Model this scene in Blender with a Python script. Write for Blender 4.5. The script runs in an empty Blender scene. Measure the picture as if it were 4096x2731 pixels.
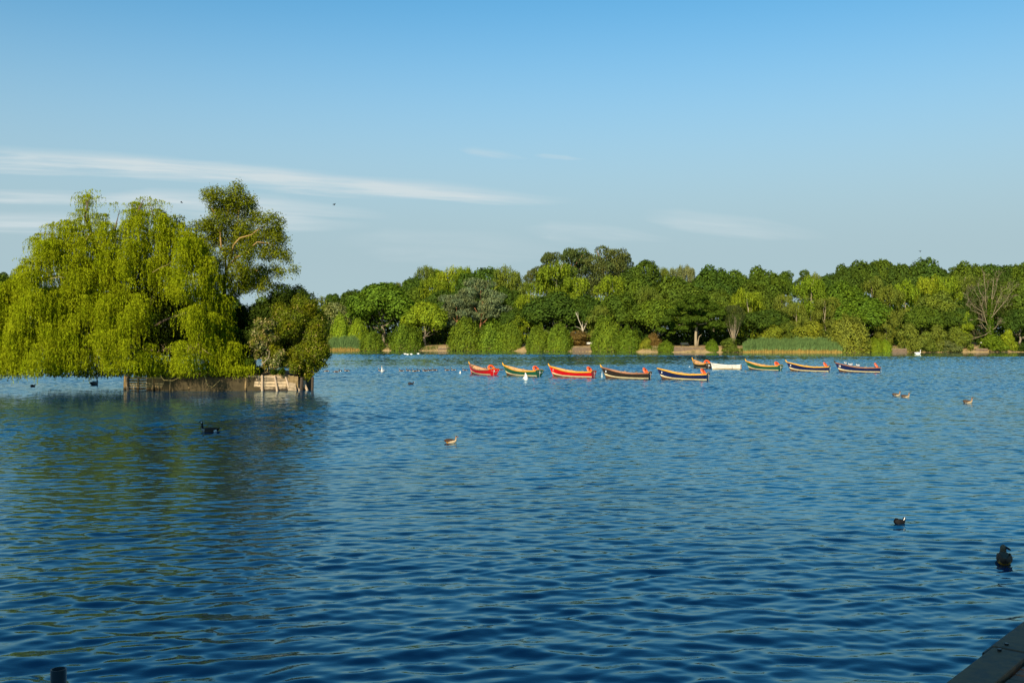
import bpy, math, random
import numpy as np
from mathutils import Vector, Matrix

S = bpy.context.scene
COL = S.collection
F, CX, YH, H = 3982.0, 2048.0, 1345.0, 3.9      # focal length in photo pixels, centre column, horizon row, eye height
R = math.radians

def at(px, py, Y): return Vector(((px - CX) / F * Y, Y, H - (py - YH) / F * Y))
def on_water(px, py):
    Y = H * F / (py - YH); return Vector(((px - CX) / F * Y, Y, 0.0))

# ------------------------------------------------------------------ helpers
def link(o, parent=None):
    COL.objects.link(o)
    if parent is not None: o.parent = parent
    return o
def tag(o, label=None, cat=None, group=None, kind=None):
    if label: o['label'] = label
    if cat: o['category'] = cat
    if group: o['group'] = group
    if kind: o['kind'] = kind
    return o
def thing(name, label, cat, loc=(0, 0, 0), rz=0.0, group=None):
    o = bpy.data.objects.new(name, None); o.empty_display_size = .2
    o.location = loc; o.rotation_euler = (0, 0, rz)
    return tag(link(o), label, cat, group)
def mesh_np(name, V, Fc, mats, fm=None, smooth=False):
    """V (n,3); Fc (m,k) array of faces with the same corner count, or a list of index lists"""
    me = bpy.data.meshes.new(name)
    V = np.ascontiguousarray(V, dtype=np.float32)
    if isinstance(Fc, np.ndarray):
        m, k = Fc.shape
        me.vertices.add(len(V)); me.vertices.foreach_set('co', V.ravel())
        me.loops.add(m * k); me.loops.foreach_set('vertex_index', Fc.astype(np.int32).ravel())
        me.polygons.add(m); me.polygons.foreach_set('loop_start', np.arange(0, m * k, k, dtype=np.int32))
        try: me.polygons.foreach_set('loop_total', np.full(m, k, dtype=np.int32))
        except Exception: pass
    else:
        me.from_pydata([tuple(map(float, v)) for v in V], [], [list(map(int, f)) for f in Fc])
    for mt in mats: me.materials.append(mt)
    if fm is not None: me.polygons.foreach_set('material_index', np.asarray(fm, dtype=np.int32))
    if smooth: me.polygons.foreach_set('use_smooth', np.ones(len(me.polygons), dtype=bool))
    me.update(calc_edges=True); me.validate(verbose=False)
    return me
def obj(name, me, parent=None):
    return link(bpy.data.objects.new(name, me), parent)

class MB:
    """collects simple shapes into one mesh"""
    def __init__(s): s.v = []; s.f = []; s.m = []
    def add(s, vs, fs, mi=0):
        b = len(s.v); s.v += [tuple(v) for v in vs]; s.f += [[i + b for i in f] for f in fs]; s.m += [mi] * len(fs)
    def box(s, a, b, mi=0, M=None):
        (x0, y0, z0), (x1, y1, z1) = a, b
        vs = [Vector(p) for p in ((x0,y0,z0),(x1,y0,z0),(x1,y1,z0),(x0,y1,z0),(x0,y0,z1),(x1,y0,z1),(x1,y1,z1),(x0,y1,z1))]
        if M is not None: vs = [M @ v for v in vs]
        s.add(vs, [(3,2,1,0),(4,5,6,7),(0,1,5,4),(1,2,6,5),(2,3,7,6),(3,0,4,7)], mi)
    def tube(s, pts, rad, n=6, mi=0, flat=1.0):
        pts = [Vector(p) for p in pts]; rings = []
        if not isinstance(rad, (list, tuple)): rad = [rad] * len(pts)
        up = Vector((0, 0, 1))
        for i, p in enumerate(pts):
            t = (pts[min(i + 1, len(pts) - 1)] - pts[max(i - 1, 0)])
            if t.length < 1e-9: t = up.copy()
            t.normalize()
            a = t.cross(up if abs(t.z) < .95 else Vector((0, 1, 0))).normalized(); b = a.cross(t)
            rings.append([p + (a * math.cos(k * 2 * math.pi / n) * flat + b * math.sin(k * 2 * math.pi / n)) * rad[i] for k in range(n)])
        vs = [v for r in rings for v in r]; fs = []
        for i in range(len(rings) - 1):
            for k in range(n):
                k2 = (k + 1) % n; fs.append((i * n + k, i * n + k2, (i + 1) * n + k2, (i + 1) * n + k))
        fs.append(tuple(range(n - 1, -1, -1))); fs.append(tuple(range((len(rings) - 1) * n, len(rings) * n)))
        s.add(vs, fs, mi)
    def mesh(s, name, mats, smooth=False): return mesh_np(name, np.array(s.v, dtype=float).reshape(-1, 3), s.f, mats, s.m, smooth)
    def build(s, name, mats, parent=None, smooth=False): return obj(name, s.mesh(name, mats, smooth), parent)

# ------------------------------------------------------------------ materials
def new_mat(name):
    m = bpy.data.materials.new(name); m.use_nodes = True
    nt = m.node_tree; nt.nodes.clear()
    return m, nt, nt.nodes.new('ShaderNodeOutputMaterial')
def N(nt, t, **kw):
    n = nt.nodes.new(t)
    for k, v in kw.items():
        if k == 'ins':
            for i, val in v.items(): n.inputs[i].default_value = val
        else: setattr(n, k, v)
    return n
def paint(name, col, rough=.45, var=.18, scale=6.0, bump=.0, spec=.4, dirt=None, stretch=(1, 1, 1)):
    """a painted / weathered surface: base colour broken up by two noises"""
    m, nt, out = new_mat(name); L = nt.links.new
    b = N(nt, 'ShaderNodeBsdfPrincipled'); b.inputs['Roughness'].default_value = rough; b.inputs['Specular IOR Level'].default_value = spec
    tc = N(nt, 'ShaderNodeTexCoord'); mp = N(nt, 'ShaderNodeMapping'); mp.inputs['Scale'].default_value = stretch
    L(tc.outputs['Object'], mp.inputs[0])
    n1 = N(nt, 'ShaderNodeTexNoise', ins={'Scale': scale, 'Detail': 6, 'Roughness': .65}); L(mp.outputs[0], n1.inputs[0])
    cr = N(nt, 'ShaderNodeValToRGB'); L(n1.outputs[0], cr.inputs[0])
    d = dirt or tuple(c * .45 for c in col)
    cr.color_ramp.elements[0].position = .3; cr.color_ramp.elements[1].position = .52
    cr.color_ramp.elements[0].color = tuple(col[i] * (1 - var * 2.2) + d[i] * var * 2.2 for i in range(3)) + (1,)
    cr.color_ramp.elements[1].color = tuple(col) + (1,)
    e = cr.color_ramp.elements.new(.85); e.color = tuple(min(1, c * (1 + var)) for c in col) + (1,)
    L(cr.outputs[0], b.inputs['Base Color'])
    if bump:
        bp = N(nt, 'ShaderNodeBump', ins={'Strength': bump, 'Distance': .02}); L(n1.outputs[0], bp.inputs['Height']); L(bp.outputs[0], b.inputs['Normal'])
    L(b.outputs[0], out.inputs[0]); return m
def leaf_mat(name, trans=.3, var=.42, alt=(1.12, 1.02, .7), nsc=5.0):
    """foliage: the object's own colour, varied leaf by leaf and in broad patches; lets some light through"""
    m, nt, out = new_mat(name); L = nt.links.new
    oi = N(nt, 'ShaderNodeObjectInfo'); ge = N(nt, 'ShaderNodeNewGeometry'); tc = N(nt, 'ShaderNodeTexCoord')
    mr = N(nt, 'ShaderNodeMapRange', ins={3: 1 - var, 4: 1 + var}); L(ge.outputs['Random Per Island'], mr.inputs[0])
    no = N(nt, 'ShaderNodeTexNoise', ins={'Scale': nsc, 'Detail': 2}); L(tc.outputs['Object'], no.inputs[0])
    ad = N(nt, 'ShaderNodeVectorMath', operation='MULTIPLY'); ad.inputs[1].default_value = alt; L(oi.outputs['Color'], ad.inputs[0])
    mx = N(nt, 'ShaderNodeMix', data_type='RGBA'); mrn = N(nt, 'ShaderNodeMapRange', ins={1: .38, 2: .68}); L(no.outputs[0], mrn.inputs[0])
    L(mrn.outputs[0], mx.inputs[0]); L(oi.outputs['Color'], mx.inputs[6]); L(ad.outputs[0], mx.inputs[7])
    sc = N(nt, 'ShaderNodeVectorMath', operation='SCALE'); L(mx.outputs[2], sc.inputs[0]); L(mr.outputs[0], sc.inputs['Scale'])
    d = N(nt, 'ShaderNodeBsdfDiffuse'); t = N(nt, 'ShaderNodeBsdfTranslucent'); L(sc.outputs[0], d.inputs[0])
    ty = N(nt, 'ShaderNodeVectorMath', operation='MULTIPLY'); ty.inputs[1].default_value = (1.25, 1.15, .4); L(sc.outputs[0], ty.inputs[0]); L(ty.outputs[0], t.inputs[0])
    ms = N(nt, 'ShaderNodeMixShader', ins={0: trans}); L(d.outputs[0], ms.inputs[1]); L(t.outputs[0], ms.inputs[2])
    L(ms.outputs[0], out.inputs[0]); return m

M_leaf = leaf_mat('foliage')
M_leaf_w = leaf_mat('willow_foliage', trans=.28, var=.55, alt=(.74, .82, .6), nsc=.9)
M_leaf_b = leaf_mat('bush_foliage', trans=.25, var=.5, alt=(1.3, 1.05, .6), nsc=1.1)
M_needle = leaf_mat('pine_needles', trans=.12, var=.4, alt=(1.25, 1.0, .75))
M_reed = leaf_mat('reed_blades', trans=.25, var=.4, alt=(1.1, 1.0, .9))
M_bark = paint('bark', (.13, .10, .07), .9, .3, 9, .6, .1, stretch=(3, 3, .6))
M_bark_pale = paint('pale_bark', (.42, .35, .24), .85, .3, 7, .5, .1, stretch=(3, 3, .5))
M_bark_oak = paint('pale_oak_bark', (.33, .27, .18), .85, .3, 6, .5, .1, stretch=(3, 3, .6))  # pale bark of the spreading oak and the vase-shaped tree
M_bark_bare = paint('bare_bark', (.30, .245, .15), .85, .25, 6, .3, .1)
M_bark_grey = paint('grey_bark', (.25, .21, .15), .9, .25, 9, .4, .1)
M_bark_orange = paint('orange_bark', (.36, .17, .08), .9, .25, 6, .4, .1)
M_twig = paint('yellow_twig', (.30, .24, .09), .8, .3, 5, 0, .1)
M_dead = paint('bleached_wood', (.62, .55, .42), .85, .2, 5, .3, .1)
M_wood_w = paint('weathered_boards', (.33, .25, .16), .85, .42, 3.5, .5, .15, dirt=(.07, .06, .035), stretch=(.7, 1, 4))
M_wood_p = paint('pale_post', (.50, .37, .25), .85, .3, 4, .5, .15, stretch=(2, 2, .6))
M_wood_dk = paint('wet_timber', (.06, .042, .026), .6, .4, 4, .4, .3)
M_jetty = paint('jetty_timber', (.20, .11, .055), .7, .35, 5, .45, .3, dirt=(.06, .06, .06), stretch=(1, 1, 1))
M_jetty2 = paint('jetty_plank', (.14, .08, .045), .7, .35, 6, .45, .3, dirt=(.04, .045, .05))
M_black = paint('black_plastic', (.012, .012, .013), .4, .2, 8, 0, .5)
M_white = paint('white_paint', (.80, .76, .68), .5, .1, 3, 0, .4, dirt=(.5, .38, .2))
M_cream = paint('cream_strip', (.80, .66, .38), .55, .14, 4, 0, .35, dirt=(.4, .26, .1))
M_brown = paint('brown_bottom', (.12, .062, .03), .7, .3, 5, 0, .2)
M_stain = paint('tan_stain', (.62, .40, .16), .6, .3, 4, 0, .2, dirt=(.3, .17, .05))
M_red = paint('red_paint', (.66, .006, .010), .42, .16, 2.5, 0, .35, dirt=(.30, .01, .02), stretch=(.6, 1, 3))
M_green = paint('green_paint', (.012, .115, .055), .45, .22, 3, 0, .35, dirt=(.05, .06, .04), stretch=(.6, 1, 3))
M_navy = paint('navy_paint', (.006, .014, .075), .42, .2, 3, 0, .4, dirt=(.03, .03, .05), stretch=(.6, 1, 3))
M_soot = paint('black_paint', (.022, .017, .013), .5, .3, 3, 0, .35, dirt=(.06, .04, .025), stretch=(.6, 1, 3))
M_yellow = paint('yellow_paint', (.72, .36, .015), .45, .18, 4, 0, .35, dirt=(.45, .25, .08))
M_gun_brown = paint('brown_gunwale', (.30, .13, .065), .6, .25, 5, 0, .25)
M_tan = paint('tan_interior', (.52, .30, .16), .65, .25, 4, 0, .2, dirt=(.3, .16, .08))
M_orange = paint('orange_foam', (.85, .10, .012), .5, .12, 6, 0, .35)
M_rope = paint('pale_rope', (.55, .52, .45), .8, .2, 20, 0, .1)
M_mark = paint('white_lettering', (.85, .85, .82), .5, .03, 3, 0, .3)
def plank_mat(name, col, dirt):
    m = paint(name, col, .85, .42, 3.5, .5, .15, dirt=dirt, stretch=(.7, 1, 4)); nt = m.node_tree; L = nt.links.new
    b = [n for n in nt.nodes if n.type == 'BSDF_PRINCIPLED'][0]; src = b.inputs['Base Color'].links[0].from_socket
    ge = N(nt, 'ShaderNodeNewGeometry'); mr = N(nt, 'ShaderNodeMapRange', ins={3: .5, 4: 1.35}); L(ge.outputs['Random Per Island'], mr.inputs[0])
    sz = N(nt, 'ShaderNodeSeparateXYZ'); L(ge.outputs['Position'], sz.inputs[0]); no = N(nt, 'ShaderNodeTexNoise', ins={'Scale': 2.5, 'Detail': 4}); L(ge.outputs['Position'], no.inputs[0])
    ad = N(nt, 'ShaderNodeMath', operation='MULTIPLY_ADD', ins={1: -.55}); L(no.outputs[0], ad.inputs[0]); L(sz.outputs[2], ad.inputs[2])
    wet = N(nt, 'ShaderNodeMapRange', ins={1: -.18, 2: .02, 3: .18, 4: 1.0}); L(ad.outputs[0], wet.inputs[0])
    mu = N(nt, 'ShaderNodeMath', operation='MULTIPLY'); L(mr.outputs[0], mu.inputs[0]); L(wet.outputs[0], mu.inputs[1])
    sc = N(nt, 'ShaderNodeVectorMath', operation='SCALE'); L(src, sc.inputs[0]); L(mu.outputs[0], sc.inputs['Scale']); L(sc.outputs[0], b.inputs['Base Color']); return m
M_plank = plank_mat('shaded_planks', (.27, .185, .085), (.06, .05, .02)); M_plank_p = plank_mat('sunlit_planks', (.40, .30, .19), (.10, .08, .05))  # planks darkened in colour for the willow's shade; paler copy for the sunlit end
def feather(name, col, v=.15): return paint(name, col, .75, v, 14, .15, .15)
B = {k: feather('feather_' + k, c) for k, c in dict(black=(.010, .010, .011), white=(.82, .80, .74), brown=(.085, .055, .036), dkbrown=(.055, .03, .02),
     buff=(.50, .38, .24), orange=(.70, .30, .04), grey=(.20, .18, .16), rust=(.28, .14, .07), slate=(.03, .032, .04), pale=(.36, .31, .25), pink=(.55, .25, .2), gull=(.42, .43, .45)).items()}

# ------------------------------------------------------------------ sky, sun, camera
SUN = Vector((-.34, -1.0, 0)).normalized() * math.cos(R(26)); SUN.z = math.sin(R(26))
def build_world():
    w = bpy.data.worlds.new("World"); S.world = w; w.use_nodes = True
    nt = w.node_tree; nt.nodes.clear(); L = nt.links.new
    out = N(nt, 'ShaderNodeOutputWorld'); bg = N(nt, 'ShaderNodeBackground'); bg.inputs[1].default_value = SKY_STRENGTH
    sky = N(nt, 'ShaderNodeTexSky', sky_type='NISHITA', sun_disc=False)
    sky.sun_elevation = R(26); sky.sun_rotation = math.atan2(SUN.x, SUN.y); sky.altitude = 0; sky.air_density = 1.0; sky.dust_density = .0; sky.ozone_density = 3.0
    tc = N(nt, 'ShaderNodeTexCoord'); sx = N(nt, 'ShaderNodeSeparateXYZ'); L(tc.outputs['Generated'], sx.inputs[0])
    def mth(op, a, b=None, clamp=False):
        n = N(nt, 'ShaderNodeMath', operation=op); n.use_clamp = clamp
        for i, v in enumerate((a, b)):
            if v is None: continue
            if isinstance(v, (int, float)): n.inputs[i].default_value = v
            else: L(v, n.inputs[i])
        return n.outputs[0]
    # thin high cloud on a flat cloud deck: streets of cirrus in the northern half of the sky
    yy = mth('MAXIMUM', sx.outputs[1], .02)
    U = mth('DIVIDE', sx.outputs[0], yy); Vv = mth('DIVIDE', sx.outputs[2], yy)
    north = mth('GREATER_THAN', sx.outputs[1], .05)
    total = None
    def streak(x0, y0, x1, y1, w, amp, hf=26.0, lf=1.6, seed=0., taper=1.0):
        nonlocal total
        u0, v0, u1, v1 = (x0 - CX) / F, (YH - y0) / F, (x1 - CX) / F, (YH - y1) / F
        Ln = math.hypot(u1 - u0, v1 - v0); dx, dy = (u1 - u0) / Ln, (v1 - v0) / Ln
        a = mth('ADD', mth('MULTIPLY', mth('SUBTRACT', U, u0), dx), mth('MULTIPLY', mth('SUBTRACT', Vv, v0), dy))
        b = mth('ADD', mth('MULTIPLY', mth('SUBTRACT', U, u0), -dy), mth('MULTIPLY', mth('SUBTRACT', Vv, v0), dx))
        cx = N(nt, 'ShaderNodeCombineXYZ'); L(mth('MULTIPLY', a, lf * 4), cx.inputs[0]); L(mth('MULTIPLY', b, hf * 5), cx.inputs[1]); cx.inputs[2].default_value = seed
        no = N(nt, 'ShaderNodeTexNoise', ins={'Scale': 1.0, 'Detail': 7, 'Roughness': .62, 'Distortion': .35}); L(cx.outputs[0], no.inputs[0])
        an = mth('DIVIDE', a, Ln)
        ends = mth('MULTIPLY', mth('MULTIPLY', an, 5.0, True), mth('MULTIPLY', mth('SUBTRACT', 1.0, an), 2.6, True), True)
        wob = mth('MULTIPLY', mth('SUBTRACT', no.outputs[0], .5), w / F * 1.6)
        wid = mth('MULTIPLY', mth('ADD', mth('MULTIPLY', ends, .75), .25), w / F)
        pr = mth('SUBTRACT', 1.0, mth('DIVIDE', mth('ABSOLUTE', mth('ADD', b, wob)), wid), True)
        sm = mth('MULTIPLY', pr, 1.7, True)
        tex = mth('ADD', mth('MULTIPLY', mth('SUBTRACT', no.outputs[0], .37), 2.8, True), .25)
        val = mth('MULTIPLY', mth('MULTIPLY', sm, tex), mth('MULTIPLY', ends, amp * 1.2))
        total = val if total is None else mth('ADD', total, val)
    for s in ((-900, 590, 1300, 690, 46, .75, 24, 1.6, 1.), (-600, 665, 1000, 715, 16, .5, 30, 1.6, 2.), (300, 655, 1600, 740, 44, .75, 24, 1.6, 3.),
              (800, 705, 2330, 808, 46, .75, 22, 1.6, 4.), (1300, 735, 2250, 815, 30, .55, 24, 1.4, 41.), (1150, 750, 2060, 790, 16, .35, 28, 1.6, 5.), (-800, 765, 900, 805, 30, .7, 26, 1.5, 6.),
              (350, 790, 1580, 868, 58, .95, 15, 1.2, 7.), (-500, 885, 700, 900, 48, .8, 16, 1.2, 8.), (700, 880, 1500, 900, 46, .45, 14, 1.2, 9.),
              (1830, 600, 2120, 640, 22, .3, 30, 3., 10.), (2130, 622, 2350, 640, 14, .35, 30, 3., 11.), (2560, 858, 3330, 950, 52, .38, 16, 1.4, 12.),
              (2080, 920, 2700, 960, 50, .4, 14, 1.4, 13.), (1350, 960, 2300, 1010, 80, .22, 8, 1.2, 14.)):
        streak(*s)
    cov = mth('MULTIPLY', total, north, True)
    # the sky itself, a touch more saturated
    hs = N(nt, 'ShaderNodeHueSaturation', ins={'Hue': SKY_HUE, 'Saturation': SKY_SAT, 'Value': 1.0}); L(sky.outputs[0], hs.inputs['Color'])
    # thick pale air low down
    hz = N(nt, 'ShaderNodeMapRange', interpolation_type='SMOOTHSTEP', ins={1: .36, 2: .07, 3: 0.0, 4: .97}); L(sx.outputs[2], hz.inputs[0])
    hm = N(nt, 'ShaderNodeMix', data_type='RGBA'); L(hz.outputs[0], hm.inputs[0]); L(hs.outputs[0], hm.inputs[6]); hm.inputs[7].default_value = HAZE
    mx = N(nt, 'ShaderNodeMix', data_type='RGBA'); L(cov, mx.inputs[0]); L(hm.outputs[2], mx.inputs[6]); mx.inputs[7].default_value = CLOUD
    L(mx.outputs[2], bg.inputs[0]); L(bg.outputs[0], out.inputs[0])
SKY_STRENGTH = .110; SKY_HUE = .484; SKY_SAT = 1.25; CLOUD = (4.4, 5.1, 5.35, 1); HAZE = (2.85, 3.85, 4.25, 1)
build_world()
sl = bpy.data.lights.new('sun', 'SUN'); sl.energy = 5.0; sl.angle = R(.5); sl.color = (1.0, .86, .62)
so = link(bpy.data.objects.new('sun', sl)); so.rotation_euler = (-SUN).to_track_quat('-Z', 'Y').to_euler(); so.location = (0, -30, 60)
cam = bpy.data.cameras.new('camera'); cam.lens = 35; cam.sensor_width = 36; cam.clip_end = 6000; cam.clip_start = .1
co = link(bpy.data.objects.new('camera', cam)); co.location = (0, 0, H); co.rotation_euler = (R(90) - math.atan(20.5 / F), 0, 0); S.camera = co
S.view_settings.view_transform = 'Standard'; S.view_settings.look = 'None'; S.view_settings.exposure = .35; S.view_settings.gamma = 1
S.render.resolution_x = 1024; S.render.resolution_y = 682
S.cycles.max_bounces = 6; S.cycles.transparent_max_bounces = 4; S.cycles.sample_clamp_indirect = 6
S.cycles.diffuse_bounces = 3; S.cycles.glossy_bounces = 3; S.cycles.use_denoising = True

# ------------------------------------------------------------------ ground and water
SHX = [-900, -200, -52, -2, 40, 82, 125, 250, 900]; SHY = [330, 300, 272, 262, 242, 238, 244, 250, 330]
def shore(x): return float(np.interp(x, SHX, SHY))
GT = [(-6, -1.6), (-1.2, -.45), (0, .03), (.5, .30), (1.3, .85), (4, 1.35), (9, 1.5), (18, 1.8), (45, 2.8), (95, 4.0), (400, 4.0), (3000, 2.0)]
def ground_z(x, Y): return float(np.interp(Y - shore(x), [g[0] for g in GT], [g[1] for g in GT]))

def build_ground():
    rng = np.random.default_rng(5)
    xs = np.concatenate([[-3000, -900, -400, -250], np.arange(-160, 200, 1.5), [250, 400, 900, 3000]])
    sh = np.array([shore(x) for x in xs])
    near = [(-600, 1.5), (-60, 1.4), (-4, 1.1), (2.5, .9), (4.0, -.2), (6.5, -1.6), (120, -1.7)]
    rows = [(np.full_like(xs, y), np.full_like(xs, z)) for y, z in near]
    wob = np.interp(np.arange(len(xs)), np.arange(0, len(xs) + 6, 3), rng.normal(0, .5, len(np.arange(0, len(xs) + 6, 3))))
    for d, z in GT:
        rows.append((sh + d + (wob if -2 < d < 6 else 0), np.full_like(xs, z) + (rng.normal(0, .05, len(xs)) if d > .5 else 0)))
    V = np.concatenate([np.stack([xs, y, z], 1) for y, z in rows]); n = len(xs); r = len(rows)
    i = np.arange(r - 1)[:, None] * n + np.arange(n - 1)[None]; i = i.ravel()
    Fq = np.stack([i, i + 1, i + n + 1, i + n], 1)
    m, nt, out = new_mat('earth_and_dry_grass'); L = nt.links.new
    b = N(nt, 'ShaderNodeBsdfPrincipled'); b.inputs['Roughness'].default_value = .95; b.inputs['Specular IOR Level'].default_value = .05
    tc = N(nt, 'ShaderNodeTexCoord'); n1 = N(nt, 'ShaderNodeTexNoise', ins={'Scale': .35, 'Detail': 8, 'Roughness': .7}); L(tc.outputs['Object'], n1.inputs[0])
    cr = N(nt, 'ShaderNodeValToRGB'); L(n1.outputs[0], cr.inputs[0]); e = cr.color_ramp.elements
    e[0].position = .3; e[0].color = (.10, .09, .035, 1); e[1].position = .7; e[1].color = (.46, .33, .18, 1)
    q = e.new(.48); q.color = (.36, .25, .12, 1); L(cr.outputs[0], b.inputs['Base Color'])
    n2 = N(nt, 'ShaderNodeTexNoise', ins={'Scale': 6, 'Detail': 4}); L(tc.outputs['Object'], n2.inputs[0])
    bp = N(nt, 'ShaderNodeBump', ins={'Strength': .5, 'Distance': .1}); L(n2.outputs[0], bp.inputs['Height']); L(bp.outputs[0], b.inputs['Normal'])
    L(b.outputs[0], out.inputs[0])
    tag(obj('ground', mesh_np('ground', V, Fq, [m], smooth=True)), 'sandy banks and dry earth around the lake', 'ground', kind='structure')
build_ground()

def build_water():
    rng = np.random.default_rng(11)
    Y = [4.0]
    while Y[-1] < 285:
        y = Y[-1]; Y.append(y + (.030 + .0005 * max(0, y - 10) if y < 60 else .055 + .0007 * (y - 60)))
    Y = np.array(Y); nu = 800
    u = np.linspace(-1, 1, nu)
    half = .56 * Y + 7
    X = half[:, None] * u[None]; YY = np.repeat(Y[:, None], nu, 1)
    # waves: a sum of many travelling ripples, crests mostly across the view and leaning a little
    Z = np.zeros_like(X)
    lams = np.concatenate([np.geomspace(.21, .42, 26), np.geomspace(.42, .98, 24), np.geomspace(1.0, 3.2, 7)])
    for lam in lams:
        k = 2 * math.pi / lam; th = R(96) + rng.normal(0, R(24)) * (1.0 if lam > .35 else 1.25)
        if lam < .42: sl_ = .022
        elif lam < .99: sl_ = .0275
        else: sl_ = .010
        a = sl_ / k * rng.uniform(.6, 1.3)
        ph = (X * math.cos(th) + YY * math.sin(th)) * k + rng.uniform(0, 6.28)
        # long-crested trains come in groups
        env = .62 + .5 * np.sin(X * k * .045 * rng.normal() + YY * k * .06 + rng.uniform(0, 6.28)) + .3 * np.sin(X * k * .08 + YY * k * .035 * rng.normal() + rng.uniform(0, 6.28))
        s = np.sin(ph + .35 * np.sin(ph * .5 + rng.uniform(0, 6)))
        Z += (a * env * s).astype(np.float32)
    # gusts: rougher and smoother patches; calm under the far bank
    g = np.zeros_like(X)
    for _ in range(12):
        th = rng.uniform(0, 6.28); q = rng.uniform(.02, .13)
        g += np.sin(X * q * math.cos(th) * .6 + YY * q * math.sin(th) * 1.3 + rng.uniform(0, 6.28))
    gust = 1.0 + .11 * g
    edge = np.interp(X.ravel(), SHX, SHY).reshape(X.shape) - YY
    lee = np.interp(edge + 3 * np.sin(X * .05) + 1.5 * np.sin(X * .17 + 1), [43, 47], [0.10, 1.0])
    Z *= np.clip(gust, .55, 1.5) * lee * np.interp(Y, [10, 35, 110, 190], [1.3, 1.2, 1.45, 2.1])[:, None] * (1 - .72 * np.exp(-((X + 20) / 13) ** 2 - ((YY - 63) / 13) ** 2))
    Z *= (1 - np.clip((np.abs(u) - .93) / .07, 0, 1))[None]
    X2 = np.concatenate([np.full((len(Y), 1), -900.), X, np.full((len(Y), 1), 900.)], 1)
    Y2 = np.concatenate([YY[:, :1], YY, YY[:, :1]], 1); Z2 = np.concatenate([Z[:, :1] * 0, Z, Z[:, :1] * 0], 1)
    n = nu + 2
    V = np.stack([X2.ravel(), Y2.ravel(), Z2.ravel()], 1)
    V = np.concatenate([V, [[-900, 340, 0], [900, 340, 0]]])
    i = (np.arange(len(Y) - 1)[:, None] * n + np.arange(n - 1)[None]).ravel()
    Fq = np.stack([i, i + 1, i + n + 1, i + n], 1)
    m, nt, out = new_mat('lake_water'); L = nt.links.new
    df = N(nt, 'ShaderNodeBsdfDiffuse'); df.inputs[0].default_value = WATER; b = N(nt, 'ShaderNodeBsdfGlossy'); b.inputs['Roughness'].default_value = .012
    fr = N(nt, 'ShaderNodeFresnel', ins={'IOR': 1.62}); tn = N(nt, 'ShaderNodeMix', data_type='RGBA'); tn.inputs[6].default_value = WTINT; tn.inputs[7].default_value = (.98, 1, .98, 1); tp_ = N(nt, 'ShaderNodeMath', operation='POWER'); tp_.inputs[1].default_value = .9; L(fr.outputs[0], tp_.inputs[0]); L(tp_.outputs[0], tn.inputs[0]); L(tn.outputs[2], b.inputs['Color']); wm = N(nt, 'ShaderNodeMixShader'); L(fr.outputs[0], wm.inputs[0]); L(df.outputs[0], wm.inputs[1]); L(b.outputs[0], wm.inputs[2])
    tc = N(nt, 'ShaderNodeTexCoord'); mp = N(nt, 'ShaderNodeMapping'); mp.inputs['Scale'].default_value = (4.2, 9.0, 4); L(tc.outputs['Object'], mp.inputs[0])
    n1 = N(nt, 'ShaderNodeTexNoise', ins={'Scale': 1.0, 'Detail': 3, 'Roughness': .5}); L(mp.outputs[0], n1.inputs[0])
    bp = N(nt, 'ShaderNodeBump', ins={'Strength': .35, 'Distance': .010}); ra = N(nt, 'ShaderNodeAttribute', attribute_name='ripple'); mu = N(nt, 'ShaderNodeMath', operation='MULTIPLY'); L(n1.outputs[0], mu.inputs[0]); L(ra.outputs['Fac'], mu.inputs[1])
    L(mu.outputs[0], bp.inputs['Height']); L(bp.outputs[0], b.inputs['Normal']); L(bp.outputs[0], fr.inputs['Normal'])
    L(wm.outputs[0], out.inputs[0])
    wme = mesh_np('water', V, Fq, [m], smooth=True); at_ = wme.attributes.new('ripple', 'FLOAT', 'POINT'); rip = np.concatenate([lee[:, :1], lee, lee[:, :1]], 1).ravel(); at_.data.foreach_set('value', np.concatenate([rip, [.05, .05]]).astype(np.float32))
    tag(obj('water', wme), 'blue rippled lake water', 'water', kind='structure')
WATER = (.0002, .034, .100, 1); WTINT = (.42, .95, 1.0, 1)
build_water()

# ------------------------------------------------------------------ foliage
def unit(v): return v / np.maximum(np.linalg.norm(v, axis=-1, keepdims=True), 1e-9)
def rand_dir(rng, n): return unit(rng.normal(size=(n, 3)))
def leaf_quads(P, Nm, Ln, Wd, rng, D=None):
    """one small pointed leaf (or leaf clump) per point: a bent diamond"""
    n = len(P); Nm = unit(Nm)
    if D is None: D = rng.normal(size=(n, 3))
    D = unit(D - Nm * np.sum(D * Nm, 1, keepdims=True)); Bv = np.cross(Nm, D)
    Ln = np.broadcast_to(Ln, n)[:, None] * .5; Wd = np.broadcast_to(Wd, n)[:, None] * .5
    V = np.stack([P + D * Ln - Nm * Ln * .25, P + Bv * Wd, P - D * Ln - Nm * Ln * .15, P - Bv * Wd], 1).reshape(-1, 3)
    return V, np.arange(4 * n).reshape(n, 4)
def norm_unit(P, D=None):
    """scale to width 1, top 1"""
    w = np.percentile(np.hypot(P[:, 0], P[:, 1]), 97) * 2; P = P.copy(); P[:, :2] /= w
    P[:, 2] /= np.percentile(P[:, 2], 99.6); return P
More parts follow.
